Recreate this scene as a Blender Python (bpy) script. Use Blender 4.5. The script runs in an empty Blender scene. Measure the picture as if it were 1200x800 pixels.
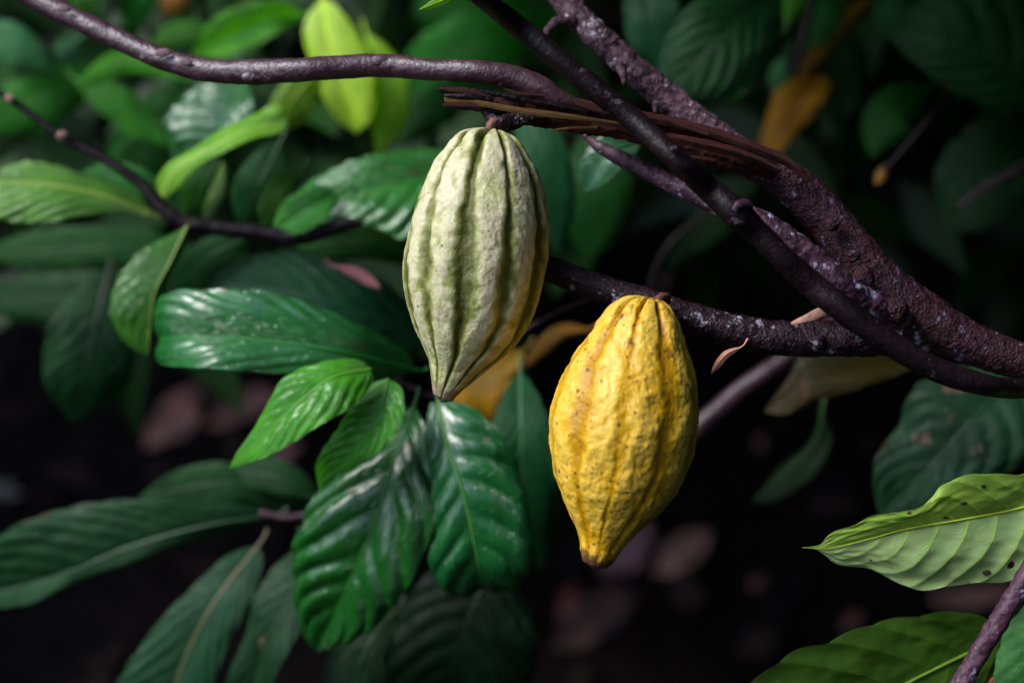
import bpy, math, random
import numpy as np
from mathutils import Vector, noise as mn

random.seed(7); rng = np.random.default_rng(7)
scene = bpy.context.scene
COL = scene.collection
R = math.radians

# ------------------------------------------------------------------ camera
PITCH = R(10.0)
CAM = np.array([0.0, 0.0, 1.30])
FW = np.array([0.0, math.cos(PITCH), -math.sin(PITCH)])
UP = np.array([0.0, math.sin(PITCH), math.cos(PITCH)])
RT = np.array([1.0, 0.0, 0.0])
PX = 0.0006                                  # metres per photo pixel at 1 m
cd = bpy.data.cameras.new('camera'); cam = bpy.data.objects.new('camera', cd); COL.objects.link(cam)
cd.lens = 50; cd.sensor_width = 36; cd.clip_start = 0.05; cd.clip_end = 300
cam.location = CAM; cam.rotation_euler = (R(90) - PITCH, 0, 0)
cd.dof.use_dof = True; cd.dof.focus_distance = 0.985; cd.dof.aperture_fstop = 1.9; cd.dof.aperture_blades = 9
scene.camera = cam

def at(px, py, d=0.0):
    """a point 1+d metres in front of the camera, seen where the photograph shows it"""
    z = 1.0 + d
    return CAM + FW * z + RT * ((px - 600) * PX * z) + UP * ((400 - py) * PX * z)

# ------------------------------------------------------------------ mesh helpers
def link(name, me, mat=None, parent=None, loc=None, color=None, smooth=True):
    o = bpy.data.objects.new(name, me); COL.objects.link(o)
    if mat: me.materials.append(mat)
    if smooth: me.polygons.foreach_set('use_smooth', [True] * len(me.polygons))
    if parent is not None: o.parent = parent
    if loc is not None: o.location = loc
    if color is not None: o.color = (*color, 1.0)
    return o

def mesh_from(V, F, origin=None):
    V = np.asarray(V, float)
    if origin is not None: V = V - np.asarray(origin)
    me = bpy.data.meshes.new('mesh')
    me.from_pydata([tuple(p) for p in V], [], [tuple(int(i) for i in f) for f in F]); me.update()
    return me

def empty(name, loc, label, cat, group=None):
    o = bpy.data.objects.new(name, None); COL.objects.link(o)
    o.empty_display_size = 0.02; o.location = loc
    tag(o, label, cat, group); return o

def tag(o, label=None, cat=None, group=None, kind=None):
    if label: o['label'] = label
    if cat: o['category'] = cat
    if group: o['group'] = group
    if kind: o['kind'] = kind
    return o

def spline(pts, n, arc=True):
    """Catmull-Rom (centripetal-ish) through rows of pts, n samples, by arc length of the first 3 columns"""
    P = np.asarray(pts, float)
    if len(P) == 2:
        t = np.linspace(0, 1, n)[:, None]; return P[0] * (1 - t) + P[1] * t
    Q = np.vstack([2 * P[0] - P[1], P, 2 * P[-1] - P[-2]])
    out = []
    for i in range(1, len(Q) - 2):
        p0, p1, p2, p3 = Q[i - 1], Q[i], Q[i + 1], Q[i + 2]
        t = np.linspace(0, 1, 24, endpoint=False)[:, None]
        out.append(0.5 * ((2 * p1) + (-p0 + p2) * t + (2 * p0 - 5 * p1 + 4 * p2 - p3) * t ** 2 + (-p0 + 3 * p1 - 3 * p2 + p3) * t ** 3))
    out.append(P[-1:]); C = np.vstack(out)
    s = np.r_[0, np.cumsum(np.linalg.norm(np.diff(C[:, :3], axis=0), axis=1))]
    u = np.linspace(0, s[-1], n)
    return np.stack([np.interp(u, s, C[:, k]) for k in range(C.shape[1])], 1)

def norm(a):
    return a / np.maximum(np.linalg.norm(a, axis=-1, keepdims=True), 1e-9)

def tube(path, rad, nth=20, rough=0.0, rscale=60.0, ridges=0.0, nridge=9, caps=True, flat=1.0, seed=0.0, fine=0.0, roundcap=True):
    """rings along path (n,3) with radii (n,), displaced by noise"""
    P = np.asarray(path); n = len(P)
    T = norm(np.gradient(P, axis=0))
    N = np.zeros_like(P); a = -FW - T[0] * np.dot(-FW, T[0]); N[0] = a / np.linalg.norm(a)
    for i in range(1, n):
        a = N[i - 1] - T[i] * np.dot(N[i - 1], T[i]); N[i] = a / np.linalg.norm(a)
    B = np.cross(T, N)
    th = np.linspace(0, 2 * math.pi, nth, endpoint=False)
    V = []
    for i in range(n):
        for k, t in enumerate(th):
            dr = N[i] * math.cos(t) * flat + B[i] * math.sin(t)
            r = rad[i]
            p = P[i] + dr * r
            m = 1.0
            if rough:
                q = Vector((p * rscale).tolist()) + Vector((seed, 0, 0))
                m += rough * (mn.noise(q) + 0.5 * mn.noise(q * 2.3))
            if fine:
                q = Vector((p * rscale * 5).tolist()); m += fine * mn.noise(q)
            if ridges:
                w = t * nridge + 1.2 * mn.noise(Vector((i * 0.03 + seed, math.cos(t), math.sin(t))))
                m += ridges * math.cos(w) + ridges * 0.6 * math.cos(w * 2.7 + 1.0 + i * 0.01)
            V.append(P[i] + dr * r * m)
    F = []
    for i in range(n - 1):
        for k in range(nth):
            k2 = (k + 1) % nth
            F.append((i * nth + k, i * nth + k2, (i + 1) * nth + k2, (i + 1) * nth + k))
    if caps:
        V.append(P[0] - T[0] * rad[0] * (0.5 if roundcap else 0.05)); c0 = len(V) - 1
        V.append(P[-1] + T[-1] * rad[-1] * (0.5 if roundcap else 0.05)); c1 = len(V) - 1
        for k in range(nth):
            k2 = (k + 1) % nth
            F.append((c0, k2, k)); F.append((c1, (n - 1) * nth + k, (n - 1) * nth + k2))
    return V, F

# ------------------------------------------------------------------ materials
def new_mat(name):
    m = bpy.data.materials.new(name); m.use_nodes = True
    nt = m.node_tree; nt.nodes.clear()
    return m, nt
class NT:
    def __init__(s, nt): s.nt = nt
    def n(s, typ, **kw):
        nd = s.nt.nodes.new(typ)
        for k, v in kw.items():
            if k.startswith('i_'):
                key = k[2:]; key = int(key) if key.isdigit() else key.replace('_', ' ')
                nd.inputs[key].default_value = v
            else: setattr(nd, k, v)
        return nd
    def l(s, a, b): s.nt.links.new(a, b)
    def math(s, op, a, b=None, c=None, clamp=False):
        nd = s.nt.nodes.new('ShaderNodeMath'); nd.operation = op; nd.use_clamp = clamp
        for i, x in enumerate((a, b, c)):
            if x is None: continue
            if hasattr(x, 'node'): s.l(x, nd.inputs[i])
            else: nd.inputs[i].default_value = x
        return nd.outputs[0]
    def ramp(s, fac, stops, interp='LINEAR'):
        nd = s.nt.nodes.new('ShaderNodeValToRGB'); cr = nd.color_ramp; cr.interpolation = interp
        while len(cr.elements) < len(stops): cr.elements.new(0.5)
        for e, (p, c) in zip(cr.elements, stops):
            e.position = p; e.color = (*c, 1) if len(c) == 3 else c
        s.l(fac, nd.inputs[0]); return nd.outputs[0]
    def mix(s, fac, a, b, mode='MIX'):
        nd = s.nt.nodes.new('ShaderNodeMix'); nd.data_type = 'RGBA'; nd.blend_type = mode
        for sock, x in ((nd.inputs[0], fac), (nd.inputs[6], a), (nd.inputs[7], b)):
            if hasattr(x, 'node'): s.l(x, sock)
            elif isinstance(x, (int, float)): sock.default_value = x
            else: sock.default_value = (*x, 1)
        return nd.outputs[2]
    def noise(s, vec, scale, detail=3.0, rough=0.5, dist=0.0):
        nd = s.n('ShaderNodeTexNoise'); nd.inputs['Scale'].default_value = scale
        nd.inputs['Detail'].default_value = detail; nd.inputs['Roughness'].default_value = rough
        nd.inputs['Distortion'].default_value = dist
        if vec is not None: s.l(vec, nd.inputs['Vector'])
        return nd.outputs[0]
    def smooth(s, x, lo, hi):
        nd = s.nt.nodes.new('ShaderNodeMapRange'); nd.interpolation_type = 'SMOOTHSTEP'
        s.l(x, nd.inputs[0]); nd.inputs[1].default_value = lo; nd.inputs[2].default_value = hi
        return nd.outputs[0]

def leaf_material(name, rough=0.3, transl=0.25, veincol=(1.5, 1.5, 0.8), veinamt=0.35, spots=0.0, bump=0.25, mottle=0.35, spec=0.5, halves=0.0, blotch=(0.10, 0.045, 0.025), coat=0.0, speck=0.0):
    m, nt = new_mat(name); g = NT(nt)
    oi = g.n('ShaderNodeObjectInfo'); tc = g.n('ShaderNodeTexCoord')
    uv = g.n('ShaderNodeUVMap'); uv.uv_map = 'vein'
    sep = g.n('ShaderNodeSeparateXYZ'); g.l(uv.outputs[0], sep.inputs[0])
    phi, v = sep.outputs[0], sep.outputs[1]
    obj = tc.outputs['Object']
    rnd = g.n('ShaderNodeVectorMath', operation='ADD'); g.l(obj, rnd.inputs[0])
    sc = g.n('ShaderNodeVectorMath', operation='SCALE'); g.l(oi.outputs['Location'], sc.inputs[0]); sc.inputs['Scale'].default_value = 7.0
    g.l(sc.outputs[0], rnd.inputs[1]); pos = rnd.outputs[0]
    av = g.math('ABSOLUTE', v)
    fr = g.math('FRACT', phi); dd = g.math('ABSOLUTE', g.math('SUBTRACT', fr, 0.5))       # 0.5 at vein
    wv = g.math('SUBTRACT', 0.5, dd)                                                        # distance to vein, 0 at the vein
    wid = g.math('MULTIPLY', g.math('SUBTRACT', 1.25, av), 0.038)
    vein = g.math('SUBTRACT', 1.0, g.smooth(g.math('DIVIDE', wv, wid), 0.3, 1.3))
    halo = g.math('SUBTRACT', 1.0, g.smooth(wv, 0.0, 0.30))
    rib = g.math('SUBTRACT', 1.0, g.smooth(av, 0.015, 0.06))
    # tertiary cross veins between laterals
    comb = g.n('ShaderNodeCombineXYZ'); g.l(g.math('MULTIPLY', phi, 1.2), comb.inputs[0]); g.l(g.math('MULTIPLY', v, 16.0), comb.inputs[1])
    vor = g.n('ShaderNodeTexVoronoi', feature='DISTANCE_TO_EDGE'); g.l(comb.outputs[0], vor.inputs['Vector']); vor.inputs['Scale'].default_value = 1.6
    ter = g.math('SUBTRACT', 1.0, g.smooth(vor.outputs[0], 0.0, 0.10))
    n1 = g.noise(pos, 28, 3); n2 = g.noise(pos, 160, 3, 0.6)
    base = oi.outputs['Color']
    dark = g.mix(1.0, base, (0.55, 0.62, 0.6), 'MULTIPLY'); lite = g.mix(1.0, base, (1.45, 1.25, 1.1), 'MULTIPLY')
    c = g.mix(g.smooth(n1, 0.3, 0.7), dark, lite)
    c = g.mix(1.0 - mottle, c, base)
    if halves:
        side = g.smooth(v, -0.02, 0.02)
        c = g.mix(g.math('SUBTRACT', 1.0, side), c, g.mix(1.0, c, (0.74, 0.86, 0.30), 'MULTIPLY'))
    vc = g.mix(1.0, base, veincol, 'MULTIPLY')
    c = g.mix(g.math('MULTIPLY', ter, veinamt * 0.30), c, vc)
    c = g.mix(g.math('MULTIPLY', g.math('MAXIMUM', vein, rib), veinamt), c, vc)
    ne = g.noise(pos, 45, 3, 0.6)
    ed = g.smooth(g.math('ADD', av, g.math('MULTIPLY', g.math('SUBTRACT', ne, 0.62), 0.9)), 0.97, 1.02)
    c = g.mix(g.math('MULTIPLY', ed, 0.7), c, (0.10, 0.05, 0.02))
    if spots:
        n3 = g.noise(pos, 22, 4, 0.65)
        s = g.smooth(n3, 0.72 - 0.12 * spots, 0.76 - 0.12 * spots)
        c = g.mix(s, c, blotch)
    if speck:
        vo = g.n('ShaderNodeTexVoronoi'); g.l(pos, vo.inputs['Vector']); vo.inputs['Scale'].default_value = 55
        wn = g.n('ShaderNodeTexWhiteNoise'); g.l(vo.outputs['Position'], wn.inputs['Vector'])
        sz = g.math('MULTIPLY', g.smooth(wn.outputs[0], 0.86, 1.0), 0.30 * speck)
        hole = g.math('LESS_THAN', g.math('ADD', vo.outputs['Distance'], g.math('MULTIPLY', g.math('SUBTRACT', n2, 0.5), 0.12)), sz)
        c = g.mix(hole, c, (0.035, 0.015, 0.01))
    p = g.n('ShaderNodeBsdfPrincipled'); g.l(c, p.inputs['Base Color'])
    rr = g.math('ADD', g.math('MULTIPLY', n2, 0.16), rough - 0.08)
    g.l(rr, p.inputs['Roughness']); p.inputs['Specular IOR Level'].default_value = spec
    if coat: p.inputs['Coat Weight'].default_value = coat; p.inputs['Coat Roughness'].default_value = 0.25
    h = g.math('ADD', g.math('MULTIPLY', ter, -0.8), g.math('MULTIPLY', n2, 0.5))
    h = g.math('ADD', h, g.math('MULTIPLY', vein, -0.6))
    b = g.n('ShaderNodeBump'); b.inputs['Strength'].default_value = bump; b.inputs['Distance'].default_value = 0.0012
    g.l(h, b.inputs['Height']); g.l(b.outputs[0], p.inputs['Normal'])
    tr = g.n('ShaderNodeBsdfTranslucent'); g.l(g.mix(1.0, c, (1.25, 1.35, 0.35), 'MULTIPLY'), tr.inputs['Color']); g.l(b.outputs[0], tr.inputs['Normal'])
    mx = g.n('ShaderNodeMixShader'); mx.inputs[0].default_value = transl
    g.l(p.outputs[0], mx.inputs[1]); g.l(tr.outputs[0], mx.inputs[2])
    out = g.n('ShaderNodeOutputMaterial'); g.l(mx.outputs[0], out.inputs[0])
    return m

def bark_material(name, c1, c2, c3, scale=90, rough=0.55, bump=0.5, lichen=0.0, lich=(0.42, 0.38, 0.42), spec=0.4, dist=0.002, stretch=None):
    m, nt = new_mat(name); g = NT(nt)
    tc = g.n('ShaderNodeTexCoord'); pos = tc.outputs['Object']
    n1 = g.noise(pos, scale, 4, 0.65, 0.3); n2 = g.noise(pos, scale * 4, 3, 0.6); n0 = g.noise(pos, scale * 0.28, 2)
    c = g.mix(g.smooth(n1, 0.35, 0.65), c1, c2)
    c = g.mix(g.math('MULTIPLY', g.smooth(n2, 0.55, 0.75), 0.5), c, c3)
    c = g.mix(g.math('MULTIPLY', g.smooth(n0, 0.42, 0.7), 0.55), c, g.mix(1.0, c, (0.5, 0.5, 0.62), 'MULTIPLY'))
    hl = 0.0
    if lichen:
        n3 = g.noise(pos, scale * 0.75, 5, 0.7)
        s = g.smooth(g.math('ADD', n3, g.math('MULTIPLY', n0, 0.35)), 0.86 - 0.17 * lichen, 0.92 - 0.17 * lichen)
        c = g.mix(s, c, lich)
        vo = g.n('ShaderNodeTexVoronoi'); g.l(pos, vo.inputs['Vector']); vo.inputs['Scale'].default_value = 230
        wn = g.n('ShaderNodeTexWhiteNoise'); g.l(vo.outputs['Position'], wn.inputs['Vector'])
        dot = g.math('LESS_THAN', vo.outputs['Distance'], g.math('MULTIPLY', g.smooth(wn.outputs[0], 0.92, 1.0), 0.30))
        c = g.mix(g.math('MULTIPLY', dot, min(1.0, lichen * 1.3)), c, (0.30, 0.26, 0.25))
    p = g.n('ShaderNodeBsdfPrincipled'); g.l(c, p.inputs['Base Color']); p.inputs['Roughness'].default_value = rough
    p.inputs['Specular IOR Level'].default_value = spec
    vo2 = g.n('ShaderNodeTexVoronoi'); g.l(pos, vo2.inputs['Vector']); vo2.inputs['Scale'].default_value = scale * 3.3
    h = g.math('ADD', n1, g.math('MULTIPLY', n2, 0.45)); h = g.math('ADD', h, g.math('MULTIPLY', vo2.outputs['Distance'], -0.3))
    b = g.n('ShaderNodeBump'); b.inputs['Strength'].default_value = bump; b.inputs['Distance'].default_value = dist
    g.l(h, b.inputs['Height']); g.l(b.outputs[0], p.inputs['Normal'])
    out = g.n('ShaderNodeOutputMaterial'); g.l(p.outputs[0], out.inputs[0])
    return m

def simple_material(name, col, rough=0.6, vary=0.4, scale=60, bump=0.2, spec=0.3, usecolor=False):
    m, nt = new_mat(name); g = NT(nt)
    tc = g.n('ShaderNodeTexCoord'); n1 = g.noise(tc.outputs['Object'], scale, 4, 0.6)
    base = g.n('ShaderNodeObjectInfo').outputs['Color'] if usecolor else col
    c = g.mix(g.math('MULTIPLY', g.smooth(n1, 0.35, 0.7), vary), base, g.mix(1.0, base, (0.4, 0.38, 0.36), 'MULTIPLY'))
    p = g.n('ShaderNodeBsdfPrincipled'); g.l(c, p.inputs['Base Color']); p.inputs['Roughness'].default_value = rough
    p.inputs['Specular IOR Level'].default_value = spec
    b = g.n('ShaderNodeBump'); b.inputs['Strength'].default_value = bump; b.inputs['Distance'].default_value = 0.002
    g.l(n1, b.inputs['Height']); g.l(b.outputs[0], p.inputs['Normal'])
    out = g.n('ShaderNodeOutputMaterial'); g.l(p.outputs[0], out.inputs[0])
    return m

def pod_material(name, ridge, flank, groove, tipcol, speckcol, speckamt, warm, scar, roughness=0.42):
    m, nt = new_mat(name); g = NT(nt)
    tc = g.n('ShaderNodeTexCoord'); pos = tc.outputs['Object']
    def attr(nm):
        a = g.n('ShaderNodeAttribute'); a.attribute_name = nm; return a.outputs['Fac']
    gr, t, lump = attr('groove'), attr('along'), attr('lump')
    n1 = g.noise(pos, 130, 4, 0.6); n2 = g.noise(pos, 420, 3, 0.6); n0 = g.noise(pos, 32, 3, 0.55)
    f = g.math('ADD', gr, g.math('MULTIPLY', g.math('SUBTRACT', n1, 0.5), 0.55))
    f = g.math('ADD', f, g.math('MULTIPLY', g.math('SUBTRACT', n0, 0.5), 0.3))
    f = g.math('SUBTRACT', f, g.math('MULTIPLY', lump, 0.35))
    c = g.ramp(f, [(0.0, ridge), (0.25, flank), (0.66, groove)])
    c = g.mix(g.math('MULTIPLY', g.smooth(n0, 0.42, 0.72), 0.6), c, g.mix(1.0, c, warm, 'MULTIPLY'))
    # fine pale/dark grain
    c = g.mix(g.math('MULTIPLY', g.smooth(n2, 0.52, 0.72), 0.30), c, g.mix(1.0, c, (0.55, 0.5, 0.4), 'MULTIPLY'))
    # brown specks of uneven size
    vo = g.n('ShaderNodeTexVoronoi'); g.l(pos, vo.inputs['Vector']); vo.inputs['Scale'].default_value = 150
    wn = g.n('ShaderNodeTexWhiteNoise'); g.l(vo.outputs['Position'], wn.inputs['Vector'])
    sz = g.math('MULTIPLY', g.smooth(wn.outputs[0], 0.80, 1.0), 0.19 * speckamt)
    dist = g.math('ADD', vo.outputs['Distance'], g.math('MULTIPLY', g.math('SUBTRACT', n2, 0.5), 0.15))
    sp = g.math('SUBTRACT', 1.0, g.smooth(g.math('SUBTRACT', dist, sz), -0.03, 0.03))
    c = g.mix(g.math('MULTIPLY', sp, 0.85), c, speckcol)
    vo3 = g.n('ShaderNodeTexVoronoi'); g.l(pos, vo3.inputs['Vector']); vo3.inputs['Scale'].default_value = 330
    wn3 = g.n('ShaderNodeTexWhiteNoise'); g.l(vo3.outputs['Position'], wn3.inputs['Vector'])
    sp3 = g.math('LESS_THAN', vo3.outputs['Distance'], g.math('MULTIPLY', g.smooth(wn3.outputs[0], 0.78, 1.0), 0.34 * speckamt))
    c = g.mix(g.math('MULTIPLY', sp3, 0.7), c, speckcol)
    # brown scars in the upper third and on ridge crests
    mp = g.n('ShaderNodeMapping'); g.l(pos, mp.inputs[0]); mp.inputs['Scale'].default_value = (1, 1, 0.35)
    n4 = g.noise(mp.outputs[0], 95, 5, 0.75, 1.2)
    n4 = g.math('ADD', n4, g.math('MULTIPLY', g.math('SUBTRACT', 1.0, g.smooth(t, 0.05, 0.38)), 1.3 * scar))
    lo = g.smooth(g.math('ADD', n4, g.math('MULTIPLY', g.math('SUBTRACT', n0, 0.5), 0.35)), 0.72 - scar, 0.78 - scar)
    c = g.mix(g.math('MULTIPLY', lo, 0.75), c, speckcol)
    # the withered tip
    tipm = g.smooth(g.math('ADD', t, g.math('MULTIPLY', g.math('SUBTRACT', n1, 0.5), 0.14)), 0.935, 0.985)
    c = g.mix(g.math('MULTIPLY', tipm, 0.9), c, tipcol)
    p = g.n('ShaderNodeBsdfPrincipled'); g.l(c, p.inputs['Base Color'])
    g.l(g.math('ADD', g.math('MULTIPLY', n1, 0.25), roughness - 0.12), p.inputs['Roughness'])
    p.inputs['Specular IOR Level'].default_value = 0.30
    p.inputs['Subsurface Weight'].default_value = 0.06; p.inputs['Subsurface Radius'].default_value = (0.004, 0.003, 0.001)
    h = g.math('ADD', g.math('MULTIPLY', n1, 0.8), g.math('MULTIPLY', n2, 0.25)); h = g.math('SUBTRACT', h, g.math('MULTIPLY', sp, 0.4))
    b = g.n('ShaderNodeBump'); b.inputs['Strength'].default_value = 0.8; b.inputs['Distance'].default_value = 0.0022
    g.l(h, b.inputs['Height']); g.l(b.outputs[0], p.inputs['Normal'])
    out = g.n('ShaderNodeOutputMaterial'); g.l(p.outputs[0], out.inputs[0])
    return m

M = {}
M['glossy'] = leaf_material('glossy_leaf', rough=0.25, transl=0.12, veinamt=0.30, bump=0.55, mottle=0.6, spec=0.55, coat=0.35)
M['glossy_spot'] = leaf_material('glossy_spotted_leaf', rough=0.25, transl=0.12, veinamt=0.30, bump=0.55, mottle=0.6, spots=0.6, coat=0.35, blotch=(0.16, 0.05, 0.025))
M['bright'] = leaf_material('bright_young_leaf', rough=0.24, transl=0.35, veinamt=0.25, bump=0.5, mottle=0.6)
M['thin'] = leaf_material('thin_backlit_leaf', rough=0.40, transl=0.5, veinamt=0.2, bump=0.2, mottle=0.3)
M['satin'] = leaf_material('satin_dark_leaf', rough=0.45, transl=0.12, veinamt=0.18, bump=0.4, mottle=0.7, spec=0.14)
M['satin_spot'] = leaf_material('satin_spotted_leaf', rough=0.45, transl=0.10, veinamt=0.12, bump=0.4, mottle=0.7, spots=0.7, spec=0.18, blotch=(0.15, 0.09, 0.07))
M['under'] = leaf_material('leaf_underside', rough=0.42, transl=0.30, veincol=(1.2, 1.5, 0.25), veinamt=0.75, bump=0.16, mottle=0.45, spec=0.4, halves=1.0, speck=1.0)
M['under2'] = leaf_material('dim_leaf_underside', rough=0.45, transl=0.35, veincol=(1.6, 1.6, 0.7), veinamt=0.5, bump=0.2, mottle=0.45, spec=0.35, speck=0.5)
M['yellow'] = leaf_material('yellowing_leaf', rough=0.45, transl=0.35, veinamt=0.25, bump=0.3, mottle=0.7, spec=0.3, spots=0.5)
M['dry'] = leaf_material('dry_leaf', rough=0.6, transl=0.10, veinamt=0.3, bump=0.5, mottle=0.8, spec=0.25, veincol=(0.6, 0.55, 0.5))
M['rib'] = simple_material('leaf_rib', None, 0.4, 0.2, 80, 0.1, 0.4, usecolor=True)
M['bark_smooth'] = bark_material('smooth_purple_bark', (0.034, 0.012, 0.018), (0.062, 0.026, 0.036), (0.15, 0.08, 0.085), 120, 0.42, 0.6, 0.18, (0.20, 0.14, 0.15), spec=0.6, dist=0.0012)
M['bark_dark'] = bark_material('dark_smooth_bark', (0.0055, 0.0028, 0.0040), (0.010, 0.0050, 0.0070), (0.030, 0.014, 0.017), 120, 0.45, 0.6, 0.12, (0.08, 0.06, 0.065), spec=0.16, dist=0.0012)
M['bark_rough'] = bark_material('rough_reddish_bark', (0.014, 0.0035, 0.007), (0.048, 0.012, 0.020), (0.17, 0.045, 0.040), 170, 0.5, 1.0, 0.38, (0.17, 0.12, 0.25), spec=0.25, dist=0.0035)
M['bark_grey'] = bark_material('grey_scaly_bark', (0.028, 0.012, 0.016), (0.115, 0.060, 0.082), (0.26, 0.15, 0.13), 150, 0.7, 1.0, 0.5, (0.34, 0.27, 0.32), spec=0.18, dist=0.0035)
M['bark_pale'] = bark_material('pale_blotched_bark', (0.034, 0.013, 0.022), (0.085, 0.038, 0.062), (0.19, 0.11, 0.13), 90, 0.5, 0.7, 0.70, (0.30, 0.26, 0.38), spec=0.25, dist=0.002)
M['bark_low'] = bark_material('dark_knobbly_bark', (0.010, 0.0035, 0.006), (0.028, 0.009, 0.016), (0.11, 0.045, 0.055), 140, 0.45, 0.8, 0.50, (0.34, 0.30, 0.38), spec=0.3, dist=0.0028)
M['scar'] = simple_material('pale_scar', (0.17, 0.10, 0.11), 0.6, 0.6, 200, 0.3)
M['chip'] = simple_material('peach_wood', (0.55, 0.30, 0.22), 0.6, 0.6, 240, 0.5)
M['node'] = simple_material('node', (0.24, 0.14, 0.11), 0.6, 0.5, 200, 0.3)
M['stalk'] = simple_material('stalk', (0.17, 0.07, 0.045), 0.55, 0.6, 300, 0.6)
# split wood: fibres run along x
def split_material(name, c1, c2, c3):
    m, nt = new_mat(name); g = NT(nt)
    uv = g.n('ShaderNodeUVMap'); uv.uv_map = 'along'
    mp = g.n('ShaderNodeMapping'); g.l(uv.outputs[0], mp.inputs[0]); mp.inputs['Scale'].default_value = (0.8, 1.6, 1)
    n1 = g.noise(mp.outputs[0], 26, 4, 0.7); n2 = g.noise(mp.outputs[0], 7, 3, 0.6)
    c = g.ramp(g.math('ADD', g.math('MULTIPLY', n1, 0.6), g.math('MULTIPLY', n2, 0.4)), [(0.34, c1), (0.47, c2), (0.62, c3)])
    p = g.n('ShaderNodeBsdfPrincipled'); g.l(c, p.inputs['Base Color']); p.inputs['Roughness'].default_value = 0.45; p.inputs['Specular IOR Level'].default_value = 0.15
    b = g.n('ShaderNodeBump'); b.inputs['Strength'].default_value = 0.9; b.inputs['Distance'].default_value = 0.002
    g.l(n1, b.inputs['Height']); g.l(b.outputs[0], p.inputs['Normal'])
    out = g.n('ShaderNodeOutputMaterial'); g.l(p.outputs[0], out.inputs[0]); return m
M['split'] = split_material('split_red_wood', (0.008, 0.002, 0.002), (0.045, 0.011, 0.009), (0.17, 0.042, 0.030))
M['split_tan'] = split_material('split_tan_wood', (0.04, 0.018, 0.005), (0.13, 0.062, 0.016), (0.30, 0.17, 0.05))

# ------------------------------------------------------------------ leaves
PROFILE = [(0, 0.03), (0.05, .26), (0.13, .54), (0.25, .80), (0.4, .96), (0.55, 1.0), (0.68, .93), (0.79, .72), (0.87, .46), (0.93, .22), (0.965, .08), (1, .01)]
pu, pw = zip(*PROFILE)
leaf_count = 0
def P3(pts, dflt):
    return [at(p[0], p[1], p[2] if len(p) > 2 else dflt) for p in pts]

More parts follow.
